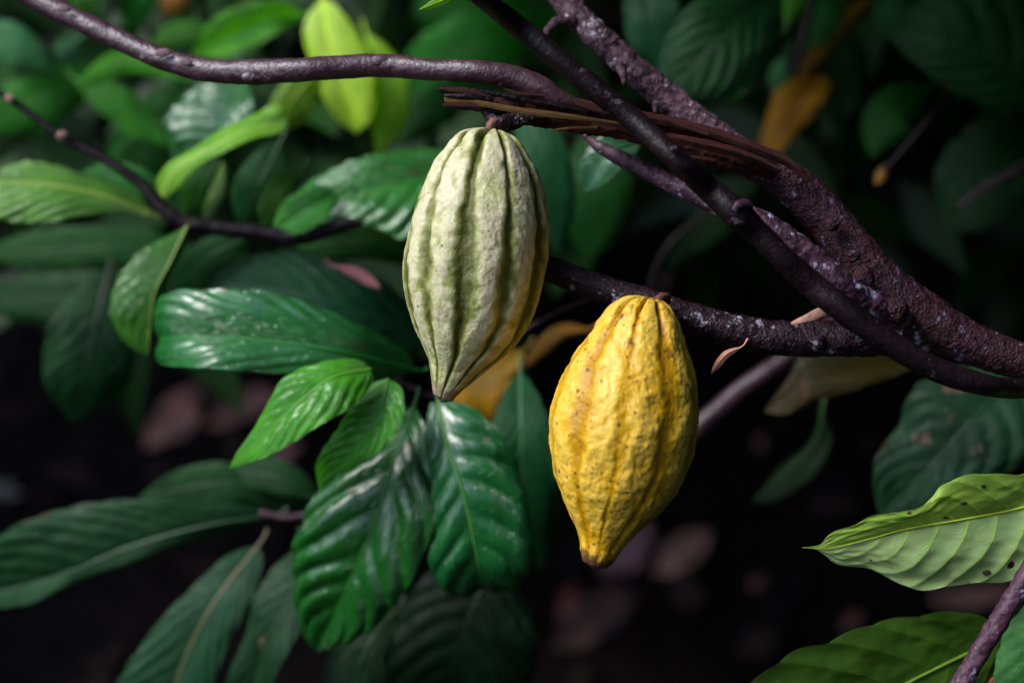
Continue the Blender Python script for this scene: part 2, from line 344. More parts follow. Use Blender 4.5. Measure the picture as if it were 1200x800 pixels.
def cacao_leaf(label, mid, w=None, edges=None, d=0.2, mat='satin', col=(0.03, 0.08, 0.02), rib=None, fold=(15, 15), nv=8, sweep=0.20,
               quilt=0.055, wave=0.05, camber=0.10, res=(56, 20), under=False, petiole=0.012, ribr=1.0, cat='leaf', name='cacao_leaf', group=None, wavef=2.3, curl=0.0, blemish=()):
    global leaf_count
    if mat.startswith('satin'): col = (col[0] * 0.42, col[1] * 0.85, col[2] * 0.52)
    leaf_count += 1; seed = leaf_count * 3.17
    nu, nh = res
    Mi = spline(P3(mid, d), nu)
    T = norm(np.gradient(Mi, axis=0)); view = norm(Mi - CAM)
    S = norm(np.cross(T, view))                       # in the picture plane, to the side
    if S[0] @ UP < 0 and abs((Mi[-1] - Mi[0]) @ RT) > 0.0: pass
    u = np.linspace(0, 1, nu); L = np.sum(np.linalg.norm(np.diff(Mi, axis=0), axis=1))
    if edges is None:
        wp = np.interp(u, pu, pw); zc = 1 + (d if len(mid[0]) < 3 else mid[len(mid)//2][2])
        E = []
        for sgn, wi, fo in ((1, w[0], fold[0]), (-1, w[1], fold[1])):
            a = R(fo)
            real = wi * PX * zc
            dirv = S * sgn + view * math.tan(a)       # folds away from the viewer for positive angles
            E.append(Mi + dirv * (real * wp)[:, None])
    else:
        E = []
        for ed in edges:
            pts = [mid[0]] + list(ed) + [mid[-1]]
            pts = [(p[0], p[1], p[2] if len(p) > 2 else None) for p in pts]
            arr = P3([(p[0], p[1], p[2] if p[2] is not None else d) for p in pts], d)
            E.append(spline(arr, nu))
    V = np.zeros((nu, 2 * nh + 1, 3)); UV = np.zeros((nu, 2 * nh + 1, 2))
    hwid = [np.linalg.norm(E[0] - Mi, axis=1), np.linalg.norm(E[1] - Mi, axis=1)]
    for side in (0, 1):
        dvec = norm(E[side] - Mi)
        nrm = norm(np.cross(T, dvec)) * (1 if side == 0 else -1)
        flip = np.sign(np.sum(nrm * view, axis=1)); nrm = -nrm * np.where(flip == 0, 1, flip)[:, None]   # towards the viewer
        for j in range(nh + 1):
            v = j / nh
            a = v ** 0.9
            hw = hwid[side]
            base = Mi + dvec * (hw * v)[:, None]
            ph = nv * (u - sweep * (v ** 1.5) + 0.10 * (1 - v)) + (0.5 if side else 0.0) + (0.22 * np.sin(seed + u * 8) + 0.10 * np.sin(seed * 2 + u * 19 + side)) * (0.25 if under else 1)
            q = np.abs(np.sin(math.pi * ph)) ** 0.8
            env = (v ** 0.6) * (1 - 0.55 * v ** 3)
            h = quilt * hw * q * env * (1 if not under else -1)
            h = h + camber * hw * math.sin(math.pi * v * 0.8)
            h = h + wave * hw.max() * v ** 2 * np.sin(2 * math.pi * (wavef * u) + seed + side * 2.0) * np.minimum(1, hw / (hw.max() * 0.5))
            h = h - curl * hw * v ** 2
            nn = np.array([mn.noise(Vector((uu * 7 + seed, v * 3 * (1 if side else -1), seed * 0.37))) for uu in u])
            h = h + 0.07 * hw * nn * v + 0.022 * hw.max() * np.array([mn.noise(Vector((uu * 26 + seed, v * 7 * (1 if side else -1), seed))) for uu in u]) * env
            col_i = nh - j if side == 0 else nh + j
            V[:, col_i] = base + nrm * h[:, None]
            # ragged, scalloped margin
            if j == nh:
                V[:, col_i] = V[:, col_i] - dvec * (hw * 0.035 * (1 - q) )[:, None]
            UV[:, col_i, 0] = ph; UV[:, col_i, 1] = -v if side == 0 else v
    W = 2 * nh + 1
    Vf = V.reshape(-1, 3); F = []
    for i in range(nu - 1):
        for j in range(W - 1):
            F.append((i * W + j, i * W + j + 1, (i + 1) * W + j + 1, (i + 1) * W + j))
    origin = Mi[0]
    root = empty(name, origin, label, cat, group)
    me = mesh_from(Vf, F, origin)
    uvl = me.uv_layers.new(name='vein'); UVf = UV.reshape(-1, 2)
    # phase differs per side at the midrib: give each face its own side's phase
    loops = np.zeros(len(me.loops), dtype=np.int32); me.loops.foreach_get('vertex_index', loops)
    uvd = UVf[loops].copy()
    lf = np.repeat(np.arange(len(F)), 4); left = (lf % (W - 1)) < nh
    onmid = (loops % W) == nh
    fix = onmid & left; uvd[fix, 0] -= 0.5
    uvl.data.foreach_set('uv', uvd.ravel().astype(np.float32))
    blade = link('blade', me, M[mat], root, color=col)
    rc = rib if rib else tuple(min(0.9, c * k) for c, k in zip(col, (1.5, 1.25, 1.0)))
    k = ribr * (0.6 + 0.4 * min(1, L / 0.15))
    rr = (0.0013 * (1 - u) ** 0.7 + 0.00028) * k
    toward = -view
    Vt, Ft = tube(Mi[:-1] + toward[:-1] * (0.0002 if not under else 0.0008), rr[:-1], 8)
    link('midrib', mesh_from(Vt, Ft, origin), M['rib'], root, color=rc)
    for (bx, by, br) in blemish:                       # dead spots, lying on the blade
        rel = Vf - CAM; zc = rel @ FW; dx = rel @ RT / zc / PX + 600 - bx; dy = 400 - rel @ UP / zc / PX - by
        q = int(np.argmin(dx * dx + dy * dy)); c0 = Vf[q]; a1 = norm(Vf[min(q + 1, len(Vf) - 1)] - c0); a2 = norm(Vf[min(q + W, len(Vf) - 1)] - c0)
        nn_ = norm(np.cross(a1, a2)); nn_ = -nn_ if nn_ @ (c0 - CAM) > 0 else nn_
        rim = []
        for z_ in range(14):
            t_ = z_ / 14 * 2 * math.pi; rr_ = br * PX * (1 + 0.45 * mn.noise(Vector((math.cos(t_) + bx, math.sin(t_), by))))
            rim.append(c0 + nn_ * 0.0007 + (a2 * math.cos(t_) * 1.25 + np.cross(nn_, a2) * math.sin(t_) * 0.8) * rr_)
        link('dead_spot', mesh_from(rim + [c0 + nn_ * 0.0010], [(z_, (z_ + 1) % 14, 14) for z_ in range(14)], origin), M['rib'], root, color=(0.05, 0.022, 0.015))
    if petiole:
        t0 = T[0]
        pts = [Mi[0], Mi[0] - t0 * petiole * 0.5 + UP * 0.001, Mi[0] - t0 * petiole + UP * 0.004]
        pth = spline(pts, 12); ur = np.linspace(0, 1, 12)
        r = 0.0014 * k * (1 + 0.55 * np.abs(2 * ur - 1) ** 3)
        Vt, Ft = tube(pth, r, 10, rough=0.05, rscale=300)
        link('petiole', mesh_from(Vt, Ft, origin), M['rib'], root, color=tuple(c * 0.8 for c in rc))
    return root

G = 'leaves of the cacao tree'
# base leaf colours (linear)
DK = (0.012, 0.040, 0.014); DG = (0.022, 0.050, 0.035); MG = (0.030, 0.105, 0.018); BR = (0.09, 0.27, 0.018)
YG = (0.24, 0.42, 0.03); TEAL = (0.020, 0.075, 0.040); OL = (0.05, 0.085, 0.012)

exec_leaves = []
def LF(*a, **k):
    k.setdefault('group', G)
    if k['mat'] in ('bright', 'glossy', 'glossy_spot'): c = k['col']; k['col'] = (c[0] * 0.72, c[1], c[2] * 0.7)
    cacao_leaf(*a, **k)

# --- middle left cluster
LF('large glossy green leaf with blunt shining end, pointing left above two bright leaves',
   [(488, 434, .17), (400, 412, .13), (300, 398, .13), (230, 394, .14), (196, 396, .155), (188, 400, .18), (205, 408, .22)],
   edges=[[(470, 408, .165), (400, 372, .14), (320, 344, .14), (250, 339, .14), (208, 342, .155), (190, 356, .17), (188, 382, .20)],
          [(460, 440, .165), (400, 442, .14), (320, 438, .125), (250, 435, .12), (205, 430, .145), (187, 424, .17), (190, 415, .20)]],
   mat='glossy', col=(0.014, 0.12, 0.030), nv=9, quilt=0.09, camber=0.16, wave=0.02, res=(90, 26))
LF('bright lime green leaf with white shine, just below the large glossy leaf',
   [(435, 432, .10), (385, 445, .09), (330, 490, .09), (268, 549, .10)],
   edges=[[(420, 422, .10), (378, 424, .10), (338, 440, .10), (312, 478, .10), (290, 512, .10), (278, 530, .10)],
          [(436, 450, .10), (408, 480, .085), (360, 510, .08), (320, 533, .085), (290, 543, .095)]],
   mat='bright', col=(0.075, 0.30, 0.010), nv=9, quilt=0.10, camber=0.10, res=(80, 24), rib=(0.09, 0.27, 0.02), petiole=0, ribr=.7)
LF('bright green leaf with rippled veins hanging below right of the lime leaf',
   [(455, 443, .115), (446, 480, .11), (415, 525, .11), (374, 575, .125)],
   edges=[[(432, 452, .12), (405, 490, .12), (382, 525, .125), (372, 552, .13)],
          [(470, 455, .115), (475, 488, .105), (455, 522, .10), (415, 548, .11), (385, 562, .12)]],
   mat='bright', col=(0.055, 0.25, 0.009), nv=9, quilt=0.11, camber=0.12, res=(80, 24), rib=(0.06, 0.2, 0.02), petiole=0, ribr=.7)
LF('big dark glossy drooping leaf with rusty patch, below the bright green pair',
   [(486, 474, .17), (462, 540, .145), (440, 610, .14), (405, 690, .155), (371, 764, .19)],
   edges=[[(455, 500, .18), (400, 555, .17), (362, 605, .17), (348, 660, .18), (350, 710, .19), (362, 748, .19)],
          [(503, 510, .155), (511, 570, .14), (508, 625, .135), (478, 690, .14), (440, 732, .16), (395, 756, .18)]],
   mat='glossy_spot', col=(0.010, 0.085, 0.014), nv=8, sweep=0.13, quilt=0.17, camber=0.16, wave=0.03, res=(110, 30))
LF('broad glossy blue-green leaf with curled-under end, beneath the green pod',
   [(514, 468, .15), (524, 520, .13), (541, 570, .12), (554, 625, .12), (562, 668, .13), (566, 688, .15), (572, 682, .19)],
   edges=[[(503, 478, .15), (500, 520, .14), (510, 575, .135), (503, 630, .135), (508, 668, .14), (528, 690, .155), (552, 690, .18)],
          [(535, 472, .15), (570, 494, .145), (600, 535, .135), (618, 590, .13), (620, 640, .13), (618, 668, .14), (606, 686, .16), (590, 686, .185)]],
   mat='glossy', col=(0.012, 0.105, 0.034), nv=8, sweep=0.08, quilt=0.17, camber=0.14, wave=0.03, res=(100, 30), rib=(0.06, 0.19, 0.03))
LF('narrow dark leaf with a pale rib, between the blue-green leaf and the yellow pod',
   [(610, 436, .27), (611, 500, .24), (615, 570, .24), (634, 672, .27)], w=(40, 42), d=.24, mat='satin', col=(0.016, 0.070, 0.036), nv=12, quilt=0.12, res=(70, 20), rib=(0.05, 0.16, 0.06), fold=(-12, 20))
LF('yellow leaf hanging behind the tip of the green pod',
   [(614, 410, .30), (580, 440, .29), (563, 470, .29), (573, 496, .30)],
   edges=[[(590, 410, .30), (545, 436, .30), (526, 466, .31), (543, 488, .31)],
          [(614, 424, .29), (602, 444, .29), (592, 468, .29), (583, 488, .29)]],
   mat='yellow', col=(0.36, 0.19, 0.006), nv=9, rib=(0.3, 0.17, 0.02))
LF('slim orange-yellow leaf edge seen just left of the top of the yellow pod',
   [(690, 386, .33), (655, 393, .33), (612, 432, .33)], w=(7, 12), d=.33, mat='yellow', col=(0.30, 0.15, 0.008))
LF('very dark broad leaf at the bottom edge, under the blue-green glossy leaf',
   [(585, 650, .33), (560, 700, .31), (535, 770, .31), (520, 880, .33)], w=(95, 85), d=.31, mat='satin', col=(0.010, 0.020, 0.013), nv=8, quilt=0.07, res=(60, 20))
LF('dull grey-green leaf at the bottom edge below the rusty patched leaf',
   [(465, 715, .27), (430, 760, .25), (400, 850, .26)], w=(30, 40), d=.25, mat='satin', col=(0.035, 0.045, 0.035), nv=9)
# --- lower left cluster
LF('long dark green leaf lying level across the lower left corner, pointing left',
   [(322, 603, .30), (240, 616, .28), (150, 641, .28), (70, 674, .29), (-40, 702, .32)],
   edges=[[(290, 592, .29), (210, 583, .28), (130, 585, .28), (70, 596, .285), (15, 616, .29), (-30, 655, .31)],
          [(285, 615, .30), (220, 634, .285), (150, 661, .28), (95, 678, .29), (40, 706, .29), (-10, 712, .31)]],
   mat='satin', col=(0.024, 0.058, 0.032), nv=11, quilt=0.08, wave=0.05, res=(80, 22), rib=(0.05, 0.10, 0.05))
LF('grey-green leaf pointing down at the lower left edge, with a thin tan midrib',
   [(304, 638, .29), (258, 696, .27), (224, 755, .27), (190, 840, .28), (160, 900, .30)],
   edges=[[(272, 650, .29), (218, 694, .28), (176, 742, .28), (135, 805, .28), (130, 860, .29)],
          [(308, 660, .28), (294, 704, .265), (268, 756, .265), (245, 815, .27), (205, 870, .29)]],
   mat='satin', col=(0.026, 0.058, 0.042), nv=10, quilt=0.07, res=(80, 22), rib=(0.15, 0.13, 0.06))
LF('dark leaf with a small orange blotch, left behind the rusty patched leaf',
   [(349, 640, .25), (340, 700, .24), (312, 752, .24), (285, 840, .26)],
   edges=[[(326, 660, .26), (300, 700, .25), (284, 752, .25), (262, 815, .26)],
          [(354, 690, .24), (352, 735, .23), (330, 785, .23), (305, 830, .25)]],
   mat='satin_spot', col=(0.018, 0.042, 0.024), nv=9, quilt=0.07, res=(70, 20))
LF('dim dark green leaf just above the long level leaf in the lower left',
   [(345, 592, .36), (270, 566, .35), (160, 582, .37)], w=(30, 26), d=.35, mat='satin', col=(0.016, 0.050, 0.018), fold=(20, 5))
LF('small dim leaf behind the stems of the lower left cluster',
   [(372, 585, .33), (330, 560, .33), (270, 548, .35)], w=(20, 22), d=.33, mat='satin', col=(0.014, 0.042, 0.016))
LF('rounded near-black green leaf hanging at the left edge below the upright leaf',
   [(128, 318, .42), (112, 380, .40), (100, 440, .40), (84, 498, .42)], w=(52, 52), d=.40, mat='satin', col=(0.016, 0.045, 0.022), nv=9, rib=(0.01, 0.03, 0.01))
LF('upright mid green half-folded leaf with a pale right edge, left of the large glossy leaf',
   [(220, 264, .22), (200, 306, .21), (180, 348, .205), (173, 416, .21)],
   edges=[[(205, 272, .22), (165, 296, .215), (136, 332, .21), (132, 372, .21), (150, 405, .21)],
          [(217, 280, .222), (206, 312, .222), (186, 352, .222), (180, 390, .215)]],
   mat='bright', col=(0.060, 0.17, 0.022), nv=9, quilt=0.05, rib=(0.20, 0.32, 0.04), ribr=0.8, petiole=0, res=(70, 20))
LF('striped yellow-green leaf pointing left at the left edge, under the thin dark twig',
   [(178, 252, .27), (120, 229, .26), (50, 216, .26), (-45, 210, .28)],
   edges=[[(162, 234, .275), (110, 210, .27), (62, 195, .27), (30, 189, .27), (0, 198, .27), (-30, 205, .28)],
          [(168, 254, .265), (138, 247, .255), (100, 254, .25), (60, 262, .25), (0, 259, .26), (-35, 240, .275)]],
   mat='bright', col=(0.115, 0.25, 0.022), nv=10, quilt=0.14, camber=0.10, res=(80, 22), rib=(0.25, 0.33, 0.04))
LF('soft green leaf tucked behind the striped leaf where the thin twig crosses it',
   [(205, 245, .31), (160, 215, .30), (95, 200, .31)], w=(22, 20), d=.30, mat='satin', col=(0.045, 0.14, 0.03))
LF('curved yellow-green leaf with a pale raised tip, right above the thin twig end',
   [(188, 236, .27), (202, 205, .26), (238, 180, .25), (285, 155, .25), (337, 140, .26)],
   edges=[[(186, 212, .27), (200, 190, .265), (235, 172, .265), (280, 143, .265), (325, 124, .26)],
          [(208, 222, .26), (232, 196, .25), (265, 178, .24), (300, 163, .245), (330, 156, .255)]],
   mat='bright', col=(0.22, 0.42, 0.035), nv=10, quilt=0.08, rib=(0.4, 0.55, 0.1), res=(70, 18))
LF('blue-green leaf with curved veins behind the curved yellow-green leaf',
   [(290, 92, .36), (272, 130, .34), (250, 165, .34), (205, 196, .36)],
   edges=[[(258, 98, .37), (222, 112, .36), (200, 140, .355), (199, 175, .36)],
          [(298, 120, .33), (292, 150, .33), (262, 180, .335), (230, 192, .35)]],
   mat='glossy', col=(0.028, 0.115, 0.040), nv=9, quilt=0.12)
LF('lime leaf hanging just under the smooth branch, left of the brightest pair',
   [(376, 84, .42), (350, 108, .41), (318, 158, .42)], w=(24, 22), d=.41, mat='thin', col=(0.19, 0.36, 0.02))
LF('brightest pale lime leaf hanging down behind the smooth upper branch',
   [(378, -2, .44), (388, 50, .43), (405, 105, .43), (418, 156, .44)],
   edges=[[(362, 18, .44), (358, 50, .44), (374, 100, .44), (395, 140, .44)],
          [(400, 12, .43), (428, 55, .43), (440, 105, .43), (434, 140, .43)]],
   mat='thin', col=(0.46, 0.74, 0.045), nv=9, quilt=0.06, camber=0.12)
LF('lime leaf whose tip hangs just right of the brightest pale leaf',
   [(430, 40, .46), (452, 90, .45), (456, 130, .45), (442, 186, .46)], w=(24, 22), d=.45, mat='thin', col=(0.30, 0.60, 0.02))
LF('bright green leaf lying level above the smooth branch near the top edge',
   [(356, 18, .47), (310, 26, .46), (222, 66, .48)], w=(22, 30), d=.46, mat='bright', col=(0.14, 0.46, 0.02), fold=(-10, -25))
LF('large green leaf with white glints and dead specks, left of the green pod top',
   [(545, 205, .27), (470, 215, .25), (400, 232, .25), (340, 262, .28)],
   edges=[[(515, 178, .28), (460, 180, .265), (410, 193, .26), (365, 212, .265), (345, 240, .28)],
          [(520, 250, .24), (474, 284, .235), (440, 268, .235), (395, 264, .245), (355, 272, .27)]],
   mat='glossy_spot', col=(0.030, 0.15, 0.026), nv=10, quilt=0.13, camber=0.14, res=(80, 24))
LF('smaller soft green leaf overlapped by the glinting leaf beside the dark twig',
   [(398, 226, .24), (362, 245, .23), (318, 272, .24)], w=(22, 24), d=.23, mat='satin', col=(0.07, 0.20, 0.045), fold=(-15, 10))
LF('small olive leaf standing upright left of the smaller soft green leaf',
   [(352, 202, .28), (328, 228, .27), (310, 272, .28)], w=(18, 20), d=.27, mat='satin', col=(0.055, 0.105, 0.010))
LF('dark upright leaf in the gap between the curved leaf and the olive leaf',
   [(330, 165, .33), (305, 215, .32), (280, 268, .33)], w=(32, 28), d=.32, mat='satin', col=(0.014, 0.062, 0.022))
LF('narrow yellow-green leaf edge rising from the end of the thin twig',
   [(262, 190, .30), (255, 225, .29), (236, 268, .28)], w=(8, 9), d=.29, mat='bright', col=(0.10, 0.19, 0.012), petiole=0, ribr=.5)
LF('dim green leaf standing behind the narrow yellow-green edge',
   [(262, 175, .34), (240, 215, .34), (215, 255, .35)], w=(26, 24), d=.34, mat='satin', col=(0.03, 0.09, 0.012))
LF('wide dusky leaf with shadowed ribs behind the large glossy leaf',
   [(512, 405, .33), (430, 368, .30), (350, 345, .30), (235, 330, .33)], w=(52, 48), d=.30, mat='satin', col=(0.018, 0.060, 0.040), nv=9, quilt=0.13, res=(70, 20), fold=(-15, 25))
LF('dim green leaf just below the dark twig, left of the green pod',
   [(492, 308, .33), (430, 283, .31), (345, 292, .33)], w=(22, 24), d=.31, mat='satin', col=(0.024, 0.085, 0.014))
LF('small pink withered leaf lying left of the green pod',
   [(392, 312, .25), (418, 320, .25), (447, 338, .25)], w=(7, 7), d=.27, mat='dry', col=(0.34, 0.14, 0.17), name='dry_leaf', petiole=0.008)
LF('long dim leaf at the left edge, upper of two below the striped leaf',
   [(250, 300, .50), (130, 290, .48), (-40, 300, .52)], w=(24, 26), d=.48, mat='satin', col=(0.022, 0.070, 0.018))
LF('long dim leaf at the left edge, lower of two below the striped leaf',
   [(235, 330, .50), (120, 345, .48), (-40, 352, .52)], w=(34, 30), d=.48, mat='satin', col=(0.012, 0.042, 0.014))
LF('dusky green leaf below the thick end of the thin left twig',
   [(300, 275, .31), (250, 298, .31), (195, 345, .33)], w=(22, 22), d=.31, mat='satin', col=(0.022, 0.072, 0.024))
# --- top left, out of focus
LF('blurred mid green leaf above the thin twig near the left edge',
   [(115, 80, .62), (60, 112, .60), (-25, 150, .62)], w=(34, 36), d=.60, mat='satin', col=(0.04, 0.16, 0.012))
LF('pale blue-green leaf at the left edge near the top corner',
   [(55, 80, .58), (18, 55, .57), (-30, 40, .58)], w=(24, 26), d=.57, mat='satin', col=(0.075, 0.16, 0.09))
LF('small pale blue-green leaf under the smooth branch near the top left',
   [(96, 42, .60), (82, 56, .60), (66, 76, .60)], w=(14, 14), d=.60, mat='satin', col=(0.07, 0.15, 0.09))
LF('slender olive leaf directly under the smooth branch in the top left',
   [(212, 92, .50), (150, 72, .50), (88, 104, .52)], w=(14, 14), d=.50, mat='satin', col=(0.09, 0.24, 0.015))
LF('olive leaf slanting down right, below the slender olive leaf',
   [(88, 92, .55), (140, 122, .54), (198, 172, .54)], w=(20, 22), d=.54, mat='satin', col=(0.05, 0.16, 0.010))
LF('dim broad leaf filling the space left of the blue-green leaf',
   [(235, 90, .62), (180, 160, .60), (130, 235, .62)], w=(42, 40), d=.60, mat='satin', col=(0.02, 0.085, 0.010))
LF('olive leaf above the bend of the smooth branch at top left',
   [(256, 36, .56), (218, 40, .56), (176, 54, .57)], w=(15, 16), d=.56, mat='satin', col=(0.065, 0.16, 0.012))
LF('small vivid green leaf touching the top edge left of the olive leaf',
   [(178, -12, .62), (160, 8, .62), (146, 36, .62)], w=(18, 18), d=.62, mat='satin', col=(0.045, 0.24, 0.02))
LF('small orange-yellow leaf touching the top edge near the left',
   [(222, -14, .65), (205, 2, .65), (188, 18, .65)], w=(13, 13), d=.65, mat='yellow', col=(0.42, 0.17, 0.02))
LF('green leaf at the very top left corner above the smooth branch',
   [(130, -20, .60), (110, 6, .60), (85, 40, .62)], w=(24, 24), d=.60, mat='satin', col=(0.05, 0.14, 0.01))
LF('large blurred dark green leaf behind the top of the green pod',
   [(660, 20, .70), (570, 48, .68), (455, 105, .72)], w=(44, 42), d=.68, mat='satin', col=(0.02, 0.15, 0.010))
LF('large blurred dark green leaf at the top edge between the two upper branches',
   [(660, -40, .80), (570, -10, .78), (470, 30, .80)], w=(50, 36), d=.78, mat='satin', col=(0.02, 0.13, 0.010))
LF('blurred green leaf right of the brightest pair, above the glinting leaf',
   [(560, 110, .55), (505, 125, .52), (455, 175, .52)], w=(26, 26), d=.52, mat='satin', col=(0.022, 0.085, 0.022))
LF('tiny sharp lime leaf tip poking in at the middle of the top edge',
   [(548, -12, .0), (520, 0, .0), (490, 12, .0)], w=(5, 5), d=.0, mat='thin', col=(0.22, 0.50, 0.02), ribr=.5)
LF('small blue-green leaf with a sharp tip below the split wood, behind the pale stub',
   [(752, 166, .14), (712, 180, .13), (684, 227, .14)], w=(24, 22), d=.13, mat='glossy', col=(0.028, 0.12, 0.06), fold=(-20, 15))
LF('dusky blue-green leaf hanging against the right side of the green pod',
   [(610, 120, .36), (640, 190, .34), (655, 300, .36)], w=(30, 34), d=.34, mat='satin', col=(0.020, 0.075, 0.040))
LF('dim green leaf right of the dusky leaf, behind the crossing dark branch',
   [(690, 150, .50), (700, 220, .48), (690, 310, .50)], w=(40, 42), d=.48, mat='satin', col=(0.014, 0.060, 0.014))
LF('large dark leaf with faint straight veins behind the scaly branch at the top',
   [(915, -10, .38), (850, 40, .35), (770, 125, .36)], w=(62, 52), d=.35, mat='satin', col=(0.016, 0.050, 0.022), nv=9, quilt=0.12, sweep=0.3, res=(70, 20))
LF('dark upright leaf at the top edge just right of the scaly branch',
   [(760, -30, .42), (765, 20, .40), (775, 85, .41)], w=(34, 34), d=.40, mat='satin', col=(0.013, 0.050, 0.030))
# --- top right
LF('vivid lime leaf by the top edge above the yellow leaf',
   [(950, 0, .48), (922, 14, .47), (890, 52, .48)], w=(14, 17), d=.47, mat='bright', col=(0.09, 0.32, 0.02))
LF('small vivid green leaf left of the yellow leaf, below the lime one',
   [(886, 58, .56), (872, 85, .55), (858, 118, .56)], w=(14, 15), d=.55, mat='bright', col=(0.075, 0.26, 0.022))
LF('small pale teal leaf between the vivid green leaf and the yellow leaf',
   [(922, 66, .52), (914, 85, .52), (908, 108, .52)], w=(11, 12), d=.52, mat='satin', col=(0.06, 0.15, 0.09))
LF('soft green leaf right of the lime leaf near the top edge',
   [(992, -4, .54), (968, 22, .53), (945, 62, .54)], w=(20, 20), d=.53, mat='satin', col=(0.035, 0.14, 0.035))
LF('broad amber leaf with a dark streak hanging in the upper right, far out of focus',
   [(958, 88, .62), (942, 112, .61), (922, 142, .61), (900, 180, .62)],
   edges=[[(935, 92, .62), (910, 102, .62), (902, 130, .62), (893, 160, .62), (892, 176, .62)],
          [(972, 98, .61), (966, 116, .60), (950, 138, .61), (928, 162, .61), (912, 180, .61)]],
   mat='yellow', col=(0.42, 0.20, 0.004), nv=6, rib=(0.10, 0.05, 0.01), ribr=1.5, petiole=0)
LF('narrow brownish amber leaf slanting from the broad amber leaf to the top edge',
   [(1022, -6, .60), (980, 36, .60), (928, 100, .60)], w=(9, 12), d=.60, mat='yellow', col=(0.20, 0.10, 0.006), petiole=0, ribr=.5)
LF('dark bluish leaf pointing down at the top edge right of the amber strip',
   [(1040, -30, .52), (1046, 5, .50), (1042, 50, .51)], w=(20, 22), d=.50, mat='satin', col=(0.026, 0.085, 0.035))
LF('pale slate leaf in the top right corner, upper of two',
   [(1225, -10, .56), (1180, 8, .55), (1130, 34, .56)], w=(14, 20), d=.55, mat='glossy', col=(0.05, 0.10, 0.08))
LF('pale slate leaf in the top right corner, lower of two',
   [(1225, 22, .55), (1195, 34, .54), (1164, 50, .55)], w=(9, 9), d=.54, mat='glossy', col=(0.09, 0.12, 0.15))
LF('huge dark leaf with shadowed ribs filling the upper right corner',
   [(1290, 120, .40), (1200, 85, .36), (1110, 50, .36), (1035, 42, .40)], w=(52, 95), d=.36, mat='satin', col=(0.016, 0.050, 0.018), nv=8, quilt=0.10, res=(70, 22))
LF('dim green leaf below the huge dark leaf in the upper right',
   [(1085, 108, .56), (1045, 132, .54), (1020, 186, .55)], w=(26, 28), d=.54, mat='satin', col=(0.028, 0.095, 0.022))
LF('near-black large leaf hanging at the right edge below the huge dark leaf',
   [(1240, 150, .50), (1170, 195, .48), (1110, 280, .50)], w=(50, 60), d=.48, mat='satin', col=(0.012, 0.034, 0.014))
# --- right and lower right
LF('olive-brown leaf tucked under the main limb at right of the yellow pod',
   [(1078, 428, .26), (1010, 432, .25), (950, 448, .25), (895, 482, .27)],
   edges=[[(1050, 414, .26), (1000, 404, .26), (945, 412, .26), (922, 445, .26)],
          [(1050, 440, .25), (1005, 456, .245), (955, 470, .25), (920, 486, .26)]],
   mat='yellow', col=(0.034, 0.027, 0.002), nv=8, quilt=0.04)
LF('large grey-green wrinkled leaf with pinkish blotches at the right edge',
   [(1215, 420, .24), (1150, 480, .21), (1090, 545, .21), (1030, 606, .23)],
   edges=[[(1150, 425, .25), (1075, 452, .23), (1050, 500, .23), (1028, 535, .23), (1025, 575, .23)],
          [(1260, 480, .22), (1215, 535, .20), (1140, 570, .20), (1090, 598, .21), (1055, 606, .22)]],
   mat='satin_spot', col=(0.024, 0.052, 0.038), nv=9, quilt=0.09, wave=0.10, res=(80, 24))
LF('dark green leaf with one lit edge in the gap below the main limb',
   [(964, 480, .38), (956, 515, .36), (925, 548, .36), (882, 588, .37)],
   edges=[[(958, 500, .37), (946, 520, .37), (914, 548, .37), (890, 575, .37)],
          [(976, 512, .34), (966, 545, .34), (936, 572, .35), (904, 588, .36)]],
   mat='satin', col=(0.007, 0.018, 0.005), rib=(0.03, 0.09, 0.02))  # paler rib colour paints the lit edge
LF('sharp pale green leaf underside with curved veins at the right edge',
   [(1330, 560, -.03), (1200, 594, .0), (1136, 607, .0), (1061, 620, .0), (1020, 631, .0), (972, 642, .002), (939, 641, .005)],
   edges=[[(1310, 515, -.04), (1260, 520, -.01), (1200, 552, -.01), (1140, 553, -.01), (1106, 566, -.01), (1092, 583, -.008), (1072, 596, -.008), (1026, 602, -.006), (1002, 613, -.004), (982, 620, -.002), (970, 627, .0), (960, 638, .003)],
          [(1315, 620, -.02), (1260, 668, .01), (1200, 678, .01), (1177, 682, .012), (1129, 684, .012), (1087, 690, .012), (1062, 686, .012), (1020, 666, .010), (984, 662, .008), (966, 650, .006), (956, 643, .005)]],
   mat='under', col=(0.32, 0.47, 0.20), rib=(0.42, 0.50, 0.05), nv=11, sweep=0.13, quilt=0.05, camber=0.10, wave=0.02, res=(200, 44), under=True, ribr=0.5, blemish=[(1152, 569, 2.6), (1130, 589, 3.2), (1108, 606, 2.4), (1157, 671, 4.2), (1064, 600, 1.8), (1020, 655, 1.5)])
LF('shaded green leaf underside at the bottom edge, beside the grey twig',
   [(1178, 742, .05), (1140, 762, .045), (1065, 799, .04), (970, 850, .04), (850, 900, .05)],
   edges=[[(1150, 722, .05), (1108, 715, .045), (1042, 724, .035), (1005, 733, .03), (962, 750, .03), (919, 763, .03), (880, 796, .03), (846, 850, .04)],
          [(1170, 780, .05), (1130, 830, .05), (1060, 880, .05), (960, 915, .05), (890, 915, .05)]],
   mat='under2', col=(0.050, 0.125, 0.012), rib=(0.15, 0.25, 0.02), nv=8, sweep=0.14, quilt=0.07, camber=0.10, wave=0.02, res=(140, 36), under=True, ribr=0.8)
LF('grey-green leaf cut by the lower right corner, right of the grey twig',
   [(1260, 690, .03), (1225, 760, .02), (1200, 860, .03)], w=(40, 50), d=.02, mat='satin', col=(0.08, 0.15, 0.07), nv=8, fold=(-10, 10), quilt=0.05)
